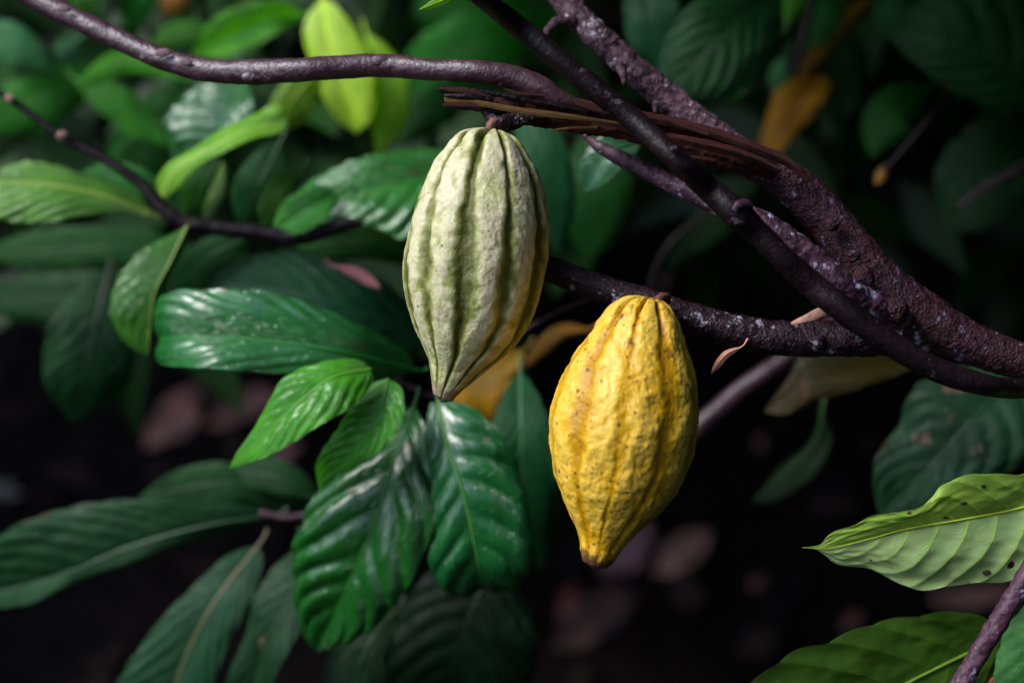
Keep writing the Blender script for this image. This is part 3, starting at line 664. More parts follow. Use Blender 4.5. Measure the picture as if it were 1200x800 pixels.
LF('small red-brown withered leaf at the bottom edge beside the grey twig',
   [(1182, 792, .05), (1162, 796, .05), (1146, 830, .05)], w=(14, 14), d=.05, mat='dry', col=(0.30, 0.07, 0.05), name='dry_leaf', petiole=0)

# ------------------------------------------------------------------ branches
def limb(name, pts, d, mat, nth=28, rough=0.05, rscale=70, seed=0, parent=None, step=3.0, ridges=0, nridge=9, fine=0.0, flat=1.0, origin=None, label=None, roundcap=True):
    """pts rows (px, py, radius_px[, depth])"""
    rows = []
    for p in pts:
        dd = p[3] if len(p) > 3 else d
        rows.append([*at(p[0], p[1], dd), p[2] * PX * (1 + dd)])
    rows = np.array(rows); L = np.sum(np.linalg.norm(np.diff(rows[:, :3], axis=0), axis=1))
    n = max(10, int(L / (step * PX)))
    sp = spline(rows, n)
    V, F = tube(sp[:, :3], np.maximum(sp[:, 3], 0.0002), nth, rough=rough, rscale=rscale, ridges=ridges, nridge=nridge, seed=seed, fine=fine, flat=flat, roundcap=roundcap)
    org = sp[0, :3] if origin is None else origin
    me = mesh_from(V, F, org)
    uvl = me.uv_layers.new(name='along')
    loops = np.zeros(len(me.loops), dtype=np.int32); me.loops.foreach_get('vertex_index', loops)
    ring = np.minimum(loops // nth, n - 1); ang = (loops % nth) / nth
    s = ring / n * L * 10
    a = np.abs(ang - 0.5) * 2
    uvl.data.foreach_set('uv', np.stack([s * 0.35, a * 3 + np.sin(ring * .02) * .2], 1).ravel().astype(np.float32))
    o = link(name, me, M[mat], parent)
    if parent is None: o.location = org
    if label: o['label'] = label
    return o, sp

def bump_knob(parent, origin, px, py, d, r, mat, name='bud_scar', sx=1.0, sy=1.0, seed=0, out=0.5):
    """a small irregular bump seated on the bark"""
    c = at(px, py, d); rr = r * PX * (1 + d)
    V = []; F = []; nu, nvv = 9, 12
    for i in range(nu):
        ph = math.pi * i / (nu - 1)
        for k in range(nvv):
            t = 2 * math.pi * k / nvv
            p = np.array([math.sin(ph) * math.cos(t) * sx, math.sin(ph) * math.sin(t) * sy, math.cos(ph) * out])
            m = 1 + 0.35 * mn.noise(Vector((p * 1.7).tolist()) + Vector((seed, px * .1, 0)))
            V.append(c + (RT * p[0] + UP * p[1] - FW * p[2]) * rr * m)
    for i in range(nu - 1):
        for k in range(nvv):
            F.append((i * nvv + k, i * nvv + (k + 1) % nvv, (i + 1) * nvv + (k + 1) % nvv, (i + 1) * nvv + k))
    return link(name, mesh_from(V, F, origin), M[mat], parent)

# main limb with its split end, side limbs
O0 = at(1300, 450, .04)
tree = empty('cacao_tree', O0, 'dark rough forked cacao limb coming in from the right edge, with a split broken end', 'tree branch')
limb('main_limb', [(1420, 500, 30, .06), (1300, 455, 24, .04), (1235, 434, 22), (1170, 415, 23), (1125, 397, 26), (1080, 372, 30), (1045, 348, 31), (1015, 315, 29), (990, 283, 27), (965, 252, 25), (935, 222, 24), (905, 199, 22), (872, 187, 19), (835, 175, 17), (790, 162, 15), (740, 150, 12, .03)],
     .035, 'bark_rough', nth=80, rough=0.07, rscale=75, fine=0.045, parent=tree, step=2.0, origin=O0)
limb('split_wood', [(526, 115, 6, .0), (550, 117, 10, .0), (585, 122, 13.5, .0), (630, 133, 15.5), (680, 138, 17), (740, 147, 18), (800, 163, 20), (850, 178, 18), (880, 190, 15, .018), (905, 200, 10, .026), (925, 212, 4, .034)],
     .012, 'split', nth=90, rough=0.14, rscale=60, ridges=0.045, nridge=11, fine=0.12, flat=0.9, parent=tree, step=1.8, origin=O0, label='reddish split and stripped end of the limb', roundcap=False)
limb('exposed_wood', [(522, 116, 4, -.006), (560, 121, 3.2, -.010), (610, 130, 3.6, -.012), (660, 136, 3.2, -.013), (705, 142, 2.0, -.012), (745, 148, 2, -.006)],
     .0, 'split_tan', nth=30, rough=0.08, rscale=120, ridges=0.12, nridge=5, flat=0.5, parent=tree, origin=O0, label='strip of tan wood laid bare', step=1.8)
limb('bark_flap', [(660, 117, 5, .004), (700, 127, 6, .0), (760, 138, 6, -.002), (820, 152, 6, -.002), (880, 172, 6, .0), (925, 192, 5, .008), (948, 212, 3, .012)],
     .0, 'split', nth=24, rough=0.15, rscale=120, ridges=0.1, nridge=5, parent=tree, origin=O0, step=2)
limb('bark_flap', [(516, 105, 4, -.004), (545, 106, 4, -.006), (590, 112, 3.5, -.006), (640, 122, 3.5, -.006), (690, 131, 2.5, -.006)],
     .0, 'bark_dark', nth=20, rough=0.25, rscale=200, parent=tree, origin=O0, step=1.5)
limb('bark_flap', [(770, 158, 3, -.006), (820, 168, 5, -.010), (870, 181, 5, -.008), (915, 200, 3, .0)],
     .0, 'split', nth=20, rough=0.2, rscale=160, ridges=0.15, nridge=4, parent=tree, origin=O0, step=1.8)
for k_, (a_, b_, c_, r_, mt_) in enumerate([((575, 112), (545, 107), (515, 104), 4.5, 'split'), ((580, 118), (548, 113), (521, 112), 4.2, 'bark_dark'), ((575, 122), (545, 119), (524, 119), 4, 'split_tan'),
        ((580, 126), (550, 123), (519, 123), 4.2, 'split'), ((590, 130), (560, 128), (530, 127), 3.2, 'bark_dark'), ((640, 112), (612, 110), (590, 104), 2.0, 'split'), ((720, 134), (690, 127), (668, 118), 2.2, 'split'),
        ((700, 150), (670, 150), (645, 153), 2.0, 'split_tan'), ((830, 158), (800, 148), (776, 139), 2.2, 'split'), ((840, 188), (812, 185), (790, 189), 2.4, 'split')]):
    limb('splinter', [(*a_, r_, -.006), (*b_, r_ * 0.9, -.008 - .002 * (k_ % 2)), (*c_, r_ * 0.35, -.008)], .0, mt_, nth=12, rough=0.3, rscale=260, parent=tree, origin=O0, step=1.2, flat=0.6)
limb('fruit_spur', [(566, 128, 4, -.002), (578, 140, 8, -.003), (592, 143, 10.5, -.002), (610, 140, 9, .0), (635, 138, 7, .004)],
     .0, 'bark_low', nth=24, rough=0.25, rscale=190, parent=tree, origin=O0, step=1.2)
limb('side_branch', [(612, 298, 12, .06), (640, 313, 15, .045), (703, 338, 16.5, .03), (765, 358, 17.5), (820, 376, 18), (893, 394, 20), (953, 397, 21), (1010, 396, 22), (1060, 392, 22, .03), (1100, 392, 18, .035)],
     .022, 'bark_low', nth=48, rough=0.10, rscale=110, fine=0.06, parent=tree, step=2.0, origin=O0, label='lower side branch carrying the yellow pod')
limb('pale_branch', [(684, 159, 2.2, .05), (694, 166, 5, .05), (712, 178, 8, .045), (745, 194, 10, .035), (790, 217, 10, .025), (840, 240, 11, .01), (885, 256, 13, -.004), (925, 282, 15, -.006), (960, 311, 16, -.004), (990, 338, 17, .0), (1030, 362, 16, .012), (1060, 375, 14, .02)],
     .02, 'bark_pale', nth=40, rough=0.16, rscale=110, fine=0.07, parent=tree, step=2.0, origin=O0, label='paler blotched branch ending in a broken stub')
limb('scaly_branch', [(620, -60, 15, .09), (655, -8, 15.5, .08), (690, 33, 15.5), (720, 60, 15.5), (750, 88, 16.5), (785, 116, 16.5), (825, 146, 15.5, .05), (862, 172, 15, .045), (905, 204, 14, .04)],
     .065, 'bark_grey', nth=48, rough=0.16, rscale=150, fine=0.10, parent=tree, step=2.0, origin=O0, label='greyish scaly upper branch')
limb('spur', [(672, 24, 8, .062), (655, 24, 6, .058), (644, 33, 5, .055), (639, 42, 3.5, .055)], .06, 'bark_grey', nth=20, rough=0.2, rscale=200, parent=tree, origin=O0, step=1.2)
limb('spur', [(728, 78, 7, .05), (731, 90, 4, .046), (731, 99, 2.2, .046)], .05, 'bark_grey', nth=16, rough=0.2, rscale=200, parent=tree, origin=O0, step=1.2)
limb('spur', [(768, 120, 4, .05), (768, 132, 2, .05)], .05, 'bark_grey', nth=14, rough=0.2, rscale=200, parent=tree, origin=O0, step=1.2)
for i, (x, y, r_, dd) in enumerate([(720, 46, 3, .055), (775, 93, 3, .05), (810, 122, 3, .042), (705, 28, 3, .058), (838, 143, 2.5, .038)]):
    bump_knob(tree, O0, x, y, dd, r_, 'bark_grey', seed=i * 5.0, name='bark_scale', sy=1.3)
for i, (x, y, r_, dd) in enumerate([(1012, 325, 14, .006), (1050, 362, 15, .006), (976, 262, 9, .012), (1000, 300, 8, .010), (960, 400, 9, .008), (775, 355, 9, .004)]):
    bump_knob(tree, O0, x, y, dd, r_, 'bark_rough' if i < 4 else 'bark_low', seed=i * 9.0, name='knot', out=0.55)
limb('splinter', [(928, 379, 2, -.010), (945, 373, 5, -.014), (962, 366, 6, -.016), (974, 363, 3, -.016)], .0, 'chip', nth=14, rough=0.12, rscale=200, parent=tree, origin=O0, step=1, flat=0.4)

# smooth upper-left shoot (grows out of the split wood)
shoot = empty('cacao_shoot', at(690, 132, .0), 'smooth purplish branch crossing the upper left and running into the split wood', 'tree branch')
OS = at(690, 132, .0)
limb('stem', [(-60, -60, 13, .10), (20, -14, 13, .09), (80, 18, 13, .08), (140, 47, 13, .07), (190, 69, 13, .06), (238, 82, 14, .05), (290, 85, 14.5, .04), (350, 82, 14), (400, 79, 13.5), (450, 77, 13.5), (505, 82, 13, .01), (560, 84, 13.5, .0), (600, 91, 14, .0), (632, 103, 14, .0), (655, 117, 11, .0), (690, 130, 7, .004)],
     .02, 'bark_smooth', nth=48, rough=0.09, rscale=50, parent=shoot, step=2.0, origin=OS, fine=0.035)
for i, (x, y, r_, dd, mt) in enumerate([(191, 62, 5, .046, 'scar'), (217, 73, 4.5, .041, 'scar'), (74, 10, 5, .066, 'scar'), (294, 90, 6, .028, 'bark_smooth'), (445, 71, 6, .012, 'bark_smooth')]):
    bump_knob(shoot, OS, x, y, dd, r_, mt, seed=i * 4.0, sx=1.8, out=0.3)

# the dark branch passing in front
front = empty('front_branch', at(1300, 452, -.03), 'thin near-black branch passing diagonally in front of all others, top middle to right edge', 'tree branch')
OF = at(1300, 452, -.03)
limb('stem', [(500, -60, 12, -.09), (565, -3, 12, -.08), (605, 29, 12.5), (650, 66, 13), (700, 106, 13.5), (740, 139, 13.5), (795, 189, 14, -.065), (832, 222, 15), (862, 249, 17, -.055), (885, 271, 15), (915, 300, 14.5), (950, 333, 15, -.045), (985, 361, 15.5), (1030, 393, 15), (1070, 418, 15), (1110, 438, 14.5), (1155, 451, 13), (1200, 455, 12, -.035), (1300, 450, 12, -.03), (1400, 440, 12, -.03)],
     -.05, 'bark_dark', nth=48, rough=0.06, rscale=45, parent=front, step=2.0, origin=OF, fine=0.03)
limb('collar', [(860, 246, 3, -.066), (866, 240, 5, -.066), (874, 238, 5, -.064), (882, 242, 2.5, -.060)], -.05, 'bark_pale', nth=16, rough=0.15, rscale=150, parent=front, step=1.2, origin=OF, flat=.7)
for i, (x, y, r_, dd) in enumerate([(684, 84, 4, -.084), (1083, 411, 5, -.052), (790, 174, 4.5, -.075)]):
    bump_knob(front, OF, x, y, dd, r_, 'bark_low', seed=i * 4.0, sx=1.3, out=0.6)

# twigs
def twig(label, pts, d, mat, nodes=(), nm='twig', **k):
    org = at(pts[0][0], pts[0][1], pts[0][3] if len(pts[0]) > 3 else d)
    r_ = empty(nm, org, label, 'twig')
    limb('stem', pts, d, mat, parent=r_, origin=org, **k)
    for (x, y, rr, dd) in nodes: bump_knob(r_, org, x, y, dd, rr, 'node', seed=x, sx=1.2, name='leaf_node', out=.8)
    return r_
twig('thin dark twig with two pale nodes at the left edge above the striped leaf',
     [(-40, 85, 4, .24), (12, 117, 4.5), (45, 140, 4.5), (73, 160, 5), (120, 185, 6), (165, 215, 7), (195, 248, 9), (222, 262, 10), (260, 268, 9), (300, 272, 10), (345, 278, 10), (380, 270, 9), (428, 260, 7), (470, 278, 6), (510, 300, 5, .28)],
     .24, 'bark_dark', nodes=[(12, 116, 5.5, .235), (73, 159, 6, .232)], rough=0.12, rscale=80, nth=20)
twig('dark thin twig holding the glossy leaf cluster behind the green pod tip',
     [(395, 420, 3, .15), (440, 433, 4), (485, 456, 4.5), (512, 464, 5), (545, 440, 5), (590, 405, 5), (640, 375, 5), (700, 350, 5, .25)],
     .18, 'bark_dark', rough=0.15, rscale=100, nth=16)
twig('sharp grey-purple lichen covered twig in the lower right corner',
     [(1250, 600, 12, -.02), (1222, 645, 12), (1195, 688, 11.5), (1170, 728, 11.5), (1145, 768, 11), (1120, 812, 12), (1090, 860, 12)],
     -.015, 'bark_pale', rough=0.16, rscale=110, nth=32, fine=0.08)
twig('blurred dusky branch sloping up behind the yellow pod to the side branch',
     [(770, 545, 14, .34), (820, 500, 13), (865, 460, 12), (925, 418, 11), (990, 370, 10, .34)], .32, 'bark_smooth', rough=0.1, rscale=40, nth=20)
twig('thin purplish stem joining the lower left leaves',
     [(420, 600, 4, .27), (372, 602, 4), (335, 606, 4.5), (305, 600, 3.5)], .29, 'bark_smooth', rough=0.1, nth=14)
twig('thin dark twig in the upper right with a yellow tip',
     [(1110, 118, 4, .36), (1090, 140, 4), (1060, 175, 4), (1036, 200, 3.5)], .35, 'bark_dark', rough=0.1, nth=14)
twig('dim twig at the right edge level with the fork',
     [(1240, 170, 5, .42), (1190, 200, 5), (1150, 222, 4), (1125, 242, 3)], .40, 'bark_smooth', rough=0.1, nth=14)
twig('dark upright twig at the top edge beside the vivid lime leaf',
     [(962, -40, 6, .44), (950, 10, 5), (940, 50, 5), (932, 90, 4)], .43, 'bark_dark', rough=0.1, nth=14)
twig('faint pale thin stem left of the yellow pod branch',
     [(830, 250, 3, .45), (790, 280, 3), (768, 315, 2.5), (760, 350, 2.5)], .45, 'bark_dark', rough=0.1, nth=12)
cacao_leaf('small yellow leaf tip at the end of the thin upper right twig',
   [(1042, 192, .35), (1034, 203, .35), (1026, 217, .35)], w=(6, 6), d=.35, mat='yellow', col=(0.30, 0.14, 0.01), name='yellow_leaf', group=G, petiole=0, ribr=.5)
cacao_leaf('curled peach-coloured sliver of dry leaf hanging under the side branch, right of the yellow pod',
   [(868, 407, .0), (852, 414, -.004), (842, 425, -.002), (833, 439, .004)], w=(5, 4), d=.0, mat='dry', col=(0.62, 0.33, 0.25), name='dry_leaf', group=None, petiole=0.006, ribr=.5, fold=(25, 25))

# ------------------------------------------------------------------ pods
def pod(label, rows, d, mat, stalk, theta0, name='cacao_pod', lobe=6.0, gdepth=0.075, twist=0.15, wart=1.0, seed=0.0, tipr=0.0, flatten=0.0):
    """rows: (cx, cy, half width) in photo pixels from top to tip"""
    rows = np.array(rows, float)
    n, nth = 330, 420
    sp = spline(rows, n)[:, [0, 1, 1, 2]]
    C = np.array([at(a, b, d) for a, b in sp[:, :2]])
    k = PX * (1 + d)
    hw = np.maximum(sp[:, 3], 0.3) * k
    cf = np.polyfit(rows[2:, 1], rows[2:, 0], 3); yy = sp[:, 1]
    Ax = np.array([at(np.polyval(cf, y_), y_, d) for y_ in np.linspace(yy[0], yy[-1], n)])
    T0 = norm(np.gradient(Ax, axis=0)); tt = np.clip((yy - yy[0]) / (yy[-1] - yy[0]), 0, 1)
    T = norm(np.stack([np.interp(tt, np.linspace(0, 1, n), T0[:, q]) for q in range(3)], 1)); Rr = norm(np.cross(T, np.broadcast_to(FW, T.shape)))
    D = norm(np.cross(Rr, T))
    if Rr[n // 2] @ RT < 0: Rr = -Rr
    if D[n // 2] @ FW < 0: D = -D
    th = np.linspace(0, 2 * math.pi, nth, endpoint=False)
    t = tt
    V = np.zeros((n, nth, 3)); GR = np.zeros((n, nth)); LU = np.zeros((n, nth))
    for i in range(n):
        ang = th - theta0 - twist * (t[i] - 0.4) - 0.04 * math.sin(t[i] * 7 + seed)
        x = (ang / (2 * math.pi) * 10) % 10
        j = np.floor(x + 0.5).astype(int) % 10; dlt = x - np.floor(x + 0.5)               # furrows at integers
        wid = np.where(j % 2 == 0, 0.20, 0.13) * (1 + 0.35 * math.sin(t[i] * 9 + seed) ) ; dep = np.array([1.0, .7, .9, .75, 1.0, .6, .9, .7, .95, .6])[j] * (1 + 0.25 * mn.noise(Vector((t[i] * 6, seed, 0))))
        gn = np.array([mn.noise(Vector((math.cos(a_) * 7, math.sin(a_) * 7, t[i] * 22 + seed))) for a_ in th]); dlt = dlt + 0.07 * gn
        gr = dep * np.exp(-(dlt / wid) ** 2) * (1 - flatten * (min(1, max(0, (t[i] - 0.16) / 0.25))) * (0.7 + 0.5 * mn.noise(Vector((t[i] * 5, seed * 2, 1)))))
        # primary ridges bulge, with a slight crest line
        bul = np.cos(ang * 5 - math.pi) * 0.5
        endf = 1.0 + 0.9 * math.exp(-(t[i] / 0.10) ** 2) + 0.3 * math.exp(-((t[i] - .9) / 0.08) ** 2)
        m = 1 + 0.02 - gdepth * gr * endf + 0.012 * bul
        base = C[i] + (Rr[i] * np.cos(th)[:, None] + D[i] * np.sin(th)[:, None]) * (hw[i] * m)[:, None]
        outd = (Rr[i] * np.cos(th)[:, None] + D[i] * np.sin(th)[:, None])
        env = min(1.0, hw[i] / (0.035)) ** 0.5
        for q in range(nth):
            p = base[q]
            v1 = Vector((p[0] * 75 + seed, p[1] * 75, p[2] * 60)); v2 = Vector((p[0] * 190, p[1] * 190 + seed, p[2] * 150))
            a = mn.noise(v1); b = mn.noise(v2); c = mn.noise(v2 * 2.1)
            w = (0.0010 * a + 0.00048 * b + 0.00026 * c) * wart * env * (1 - 0.35 * gr[q])
            V[i, q] = p + outd[q] * w
            LU[i, q] = a * 0.5 + b * 0.6
        GR[i] = gr
        # lobed shoulder: furrows dip at the top, ridges stand up
        if t[i] < 0.16:
            f = (1 - t[i] / 0.16) ** 1.5 * min(1.0, sp[i, 3] / 13.0)
            V[i] += T[i] * ((gr * 1.2 - 0.45) * lobe * k * f)[:, None]
    Vf = V.reshape(-1, 3).tolist(); F = []
    for i in range(n - 1):
        for q in range(nth):
            q2 = (q + 1) % nth
            F.append((i * nth + q, i * nth + q2, (i + 1) * nth + q2, (i + 1) * nth + q))
    F.append(tuple(range(nth - 1, -1, -1))); F.append(tuple((n - 1) * nth + q for q in range(nth)))
    org = C[0]
    root = empty(name, org, label, 'fruit', 'ripening cacao pods')
    me = mesh_from(Vf, F, org)
    for nm, arr in (('groove', GR), ('along', np.repeat(t[:, None], nth, 1)), ('lump', LU)):
        at_ = me.attributes.new(nm, 'FLOAT', 'POINT'); at_.data.foreach_set('value', arr.ravel().astype(np.float32))
    link('husk', me, M[mat], root)
    rws = []
    for (x, y, r_, dd) in stalk: rws.append([*at(x, y, dd), r_ * PX])
    s2 = spline(np.array(rws), 16); Vt, Ft = tube(s2[:, :3], s2[:, 3], 20, rough=0.2, rscale=260)
    link('stalk', mesh_from(Vt, Ft, org), M['stalk'], root)
    # withered flower scar at the tip
    tipc = C[-1]; Tn = T[-1]
    pth = np.array([tipc - Tn * 0.0012 * (3 - q) for q in range(6)])
    rr = np.array([1.0, 1.0, 0.95, 0.8, 0.6, 0.3]) * (rows[-1, 2] * 0.98 * k + 0.0002)
    Vt, Ft = tube(pth, rr, 20, rough=0.25, rscale=300)
    link('tip_scar', mesh_from(Vt, Ft, org), M['stalk'] if tipr else M['scar_green'], root)
    return root

M['scar_green'] = simple_material('greenish_scar', (0.22, 0.20, 0.13), 0.6, 0.6, 300, 0.6)
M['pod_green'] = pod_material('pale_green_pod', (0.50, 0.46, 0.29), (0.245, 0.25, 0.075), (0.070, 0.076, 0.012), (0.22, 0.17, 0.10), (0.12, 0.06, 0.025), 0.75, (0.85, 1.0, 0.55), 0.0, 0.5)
M['pod_yellow'] = pod_material('yellow_pod', (0.68, 0.43, 0.055), (0.56, 0.315, 0.008), (0.40, 0.20, 0.004), (0.05, 0.018, 0.022), (0.11, 0.03, 0.018), 1.3, (0.90, 0.84, 0.4), 0.075, 0.38)

pod('pale green ribbed cacao pod hanging from the split wood',
    [(577, 156, 1), (577, 156.5, 10), (575, 158.5, 22), (572, 165, 37), (571, 180, 49), (569, 202, 63), (565, 245, 76.5), (560, 285, 81.5), (553, 325, 81.5), (548, 364, 73), (541, 400, 55), (533, 428, 33), (526, 446, 22), (521, 458, 15.5), (519, 466, 12)],
    .0, 'pod_green', [(577, 166, 4.5, -.002), (576, 157, 5, -.004), (575, 149, 5.6, -.005), (580, 141, 7.5, -.004)], theta0=R(-97), lobe=10, gdepth=0.088, seed=3.0)
pod('yellow ribbed cacao pod with brown specks hanging below the side branch',
    [(762, 355, 1), (761, 355.5, 12), (758, 359, 26), (755, 367, 37), (753, 380, 47), (748, 408, 61), (741, 440, 75), (735, 474, 83), (728, 509, 85), (724, 544, 77.5), (718, 575, 66), (711, 605, 46), (705, 632, 27.5), (701, 650, 21), (698, 661, 15)],
    -.03, 'pod_yellow', [(764, 366, 5, -.03), (768, 357, 5.5, -.026), (774, 351, 6.5, -.014), (779, 350, 8, .004)], theta0=R(-62), lobe=15, gdepth=0.052, seed=11.0, wart=1.45, tipr=1.0, flatten=0.45)

# ------------------------------------------------------------------ terrain: a bank rising behind
def ground_z(x, y):
    t = (y - 1.7) / 1.3
    s = 0.0 if t < 0 else (t * t * 0.5 if t < 1 else t - 0.5)
    z = s * 1.45
    z = min(z, 6.0) if y < 12 else 6.0
    return z + 0.05 * mn.noise(Vector((x * 1.3, y * 1.3, 0))) + 0.025 * mn.noise(Vector((x * 5, y * 5, 2)))
xs = np.unique(np.r_[np.linspace(-120, -5, 16), np.linspace(-5, 5, 110), np.linspace(5, 120, 16)])
ys = np.unique(np.r_[np.linspace(-120, 0.5, 14), np.linspace(0.5, 7, 110), np.linspace(7, 160, 16)])
V = [(x, y, ground_z(x, y)) for y in ys for x in xs]; nx = len(xs)
F = [(j * nx + i, j * nx + i + 1, (j + 1) * nx + i + 1, (j + 1) * nx + i) for j in range(len(ys) - 1) for i in range(nx - 1)]
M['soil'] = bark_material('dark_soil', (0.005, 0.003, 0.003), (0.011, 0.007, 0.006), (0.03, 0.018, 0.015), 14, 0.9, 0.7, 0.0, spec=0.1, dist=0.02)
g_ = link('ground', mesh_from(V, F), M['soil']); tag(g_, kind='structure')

def hit_ground(px, py):
    a = at(px, py, 0) - CAM
    for s in np.linspace(1.2, 8, 1400):
        p = CAM + a * s
        if p[2] <= ground_z(p[0], p[1]) + 0.01: return s - 1.0
    return 3.0
# fallen leaves that show as soft pink-brown shapes
dead = [('pinkish fallen leaf on the dark bank, largest below the large glossy leaf', [(255, 450), (215, 480), (170, 525)], (22, 22), (0.60, 0.30, 0.28)),
        ('dull brown fallen leaf behind the bright lime leaf', [(330, 470), (290, 470), (240, 500)], (18, 16), (0.50, 0.25, 0.24)),
        ('small pinkish fallen leaf showing just under the lime leaf tip', [(352, 522), (335, 528), (312, 540)], (9, 9), (0.62, 0.30, 0.34)),
        ('pink-tan fallen leaf brightest of those right of the yellow pod tip', [(832, 622), (800, 645), (765, 672)], (20, 18), (0.62, 0.34, 0.30)),
        ('mauve fallen leaf just beside the yellow pod tip', [(762, 610), (735, 640), (700, 672)], (24, 26), (0.40, 0.23, 0.28)),
        ('dark brown fallen leaf low beneath the yellow pod', [(745, 690), (700, 720), (645, 760)], (26, 28), (0.13, 0.075, 0.075)),
        ('reddish fallen leaf scrap left below the yellow pod', [(690, 680), (670, 700), (655, 725)], (10, 12), (0.28, 0.08, 0.07)),
        ('tiny pink fallen leaf right of the yellow pod middle', [(905, 508), (896, 516), (886, 526)], (9, 9), (0.65, 0.32, 0.38)),
        ('tiny dull pink fallen leaf below the tiny pink one near the dim leaves', [(898, 675), (888, 682), (878, 692)], (8, 8), (0.30, 0.15, 0.14)),
        ('small mauve fallen leaf seen above the side branch', [(790, 310), (783, 322), (772, 338)], (10, 10), (0.60, 0.30, 0.36)),
        ('pinkish fallen leaf strip just under the sharp pale leaf at right', [(1190, 690), (1130, 702), (1085, 700)], (12, 14), (0.55, 0.30, 0.28)),
        ('small reddish fallen leaf low in the dark, left of the shaded underside', [(1010, 718), (998, 726), (985, 738)], (9, 9), (0.26, 0.12, 0.12)),
        ('purple-brown fallen leaf behind the thin left twig, upper left', [(60, 135), (85, 145), (105, 160)], (12, 12), (0.20, 0.12, 0.18)),
        ('rust coloured fallen leaf under the striped leaf at the left edge', [(10, 266), (28, 272), (48, 278)], (8, 8), (0.22, 0.08, 0.02)),
        ('pinkish-red dead leaf behind the small pale leaf at top left', [(42, 72), (60, 68), (78, 72)], (9, 9), (0.30, 0.08, 0.10)),
        ('pale grey fallen leaf at the left edge above the long level leaf', [(-10, 572), (8, 574), (28, 580)], (9, 9), (0.22, 0.22, 0.20))]
for lb, pts, w_, c_ in dead:
    dd = [hit_ground(*p) - 0.03 for p in pts]
    cacao_leaf(lb, [(p[0], p[1], q) for p, q in zip(pts, dd)], w=w_, d=dd[1], mat='dry', col=c_, name='fallen_leaf', cat='fallen leaf', group='fallen leaves on the bank', petiole=0, res=(24, 8), fold=(-20, -10), wave=0.2, ribr=1.5)

# ------------------------------------------------------------------ masses of foliage and litter
def leaf_cloud(name, items, mat, label, cat):
    """items: (pos, dir, nrm, length, width) -> many small folded blades in one mesh"""
    prof = np.array([0.05, 0.62, 1.0, 0.86, 0.42, 0.02]); un = np.linspace(0, 1, 6)
    Vs, Fs, UVs = [], [], []; off = 0
    for (p, dr, nr, L, w) in items:
        s = np.cross(dr, nr); s /= np.linalg.norm(s) + 1e-9
        droop = 0.25
        for q in range(6):
            c = p + dr * L * un[q] - np.array([0, 0, 1]) * droop * L * un[q] ** 2
            Vs.append(c - s * w * prof[q] + nr * w * 0.25 * prof[q]); Vs.append(c); Vs.append(c + s * w * prof[q] + nr * w * 0.25 * prof[q])
            UVs += [(un[q] * 9 - 1.4, -1), (un[q] * 9, 0), (un[q] * 9 - 1.4, 1)]
        for q in range(5):
            a = off + q * 3
            Fs.append((a, a + 1, a + 4, a + 3)); Fs.append((a + 1, a + 2, a + 5, a + 4))
        off += 18
    me = mesh_from(Vs, Fs); uvl = me.uv_layers.new(name='vein')
    loops = np.zeros(len(me.loops), dtype=np.int32); me.loops.foreach_get('vertex_index', loops)
    uvl.data.foreach_set('uv', np.array(UVs)[loops].ravel().astype(np.float32))
    o = link(name, me, mat); tag(o, label, cat, kind='stuff'); return o

def rdir(bias, spread):
    v = np.array(bias, float) + rng.normal(0, spread, 3); return v / np.linalg.norm(v)
def cloud_mat(name, c1, c2, rough=0.45, transl=0.15):
    m, nt = new_mat(name); g = NT(nt)
    tc = g.n('ShaderNodeTexCoord'); ge = g.n('ShaderNodeNewGeometry')
    n1 = g.noise(tc.outputs['Object'], 9, 3)
    f = g.math('ADD', g.math('MULTIPLY', ge.outputs['Random Per Island'], 0.6), g.math('MULTIPLY', n1, 0.4))
    c = g.mix(g.smooth(f, 0.2, 0.85), c1, c2)
    p = g.n('ShaderNodeBsdfPrincipled'); g.l(c, p.inputs['Base Color']); p.inputs['Roughness'].default_value = rough; p.inputs['Specular IOR Level'].default_value = 0.15
    tr = g.n('ShaderNodeBsdfTranslucent'); g.l(g.mix(1.0, c, (1.6, 1.7, 0.5), 'MULTIPLY'), tr.inputs['Color'])
    mx = g.n('ShaderNodeMixShader'); mx.inputs[0].default_value = transl; g.l(p.outputs[0], mx.inputs[1]); g.l(tr.outputs[0], mx.inputs[2])
    out = g.n('ShaderNodeOutputMaterial'); g.l(mx.outputs[0], out.inputs[0]); return m
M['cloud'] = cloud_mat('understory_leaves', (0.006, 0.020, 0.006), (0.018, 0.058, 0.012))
M['canopy'] = cloud_mat('added_canopy_leaves', (0.010, 0.030, 0.008), (0.022, 0.055, 0.012), transl=0.08)
M['litter'] = cloud_mat('leaf_litter', (0.006, 0.003, 0.003), (0.030, 0.015, 0.013), 0.8, 0.0)

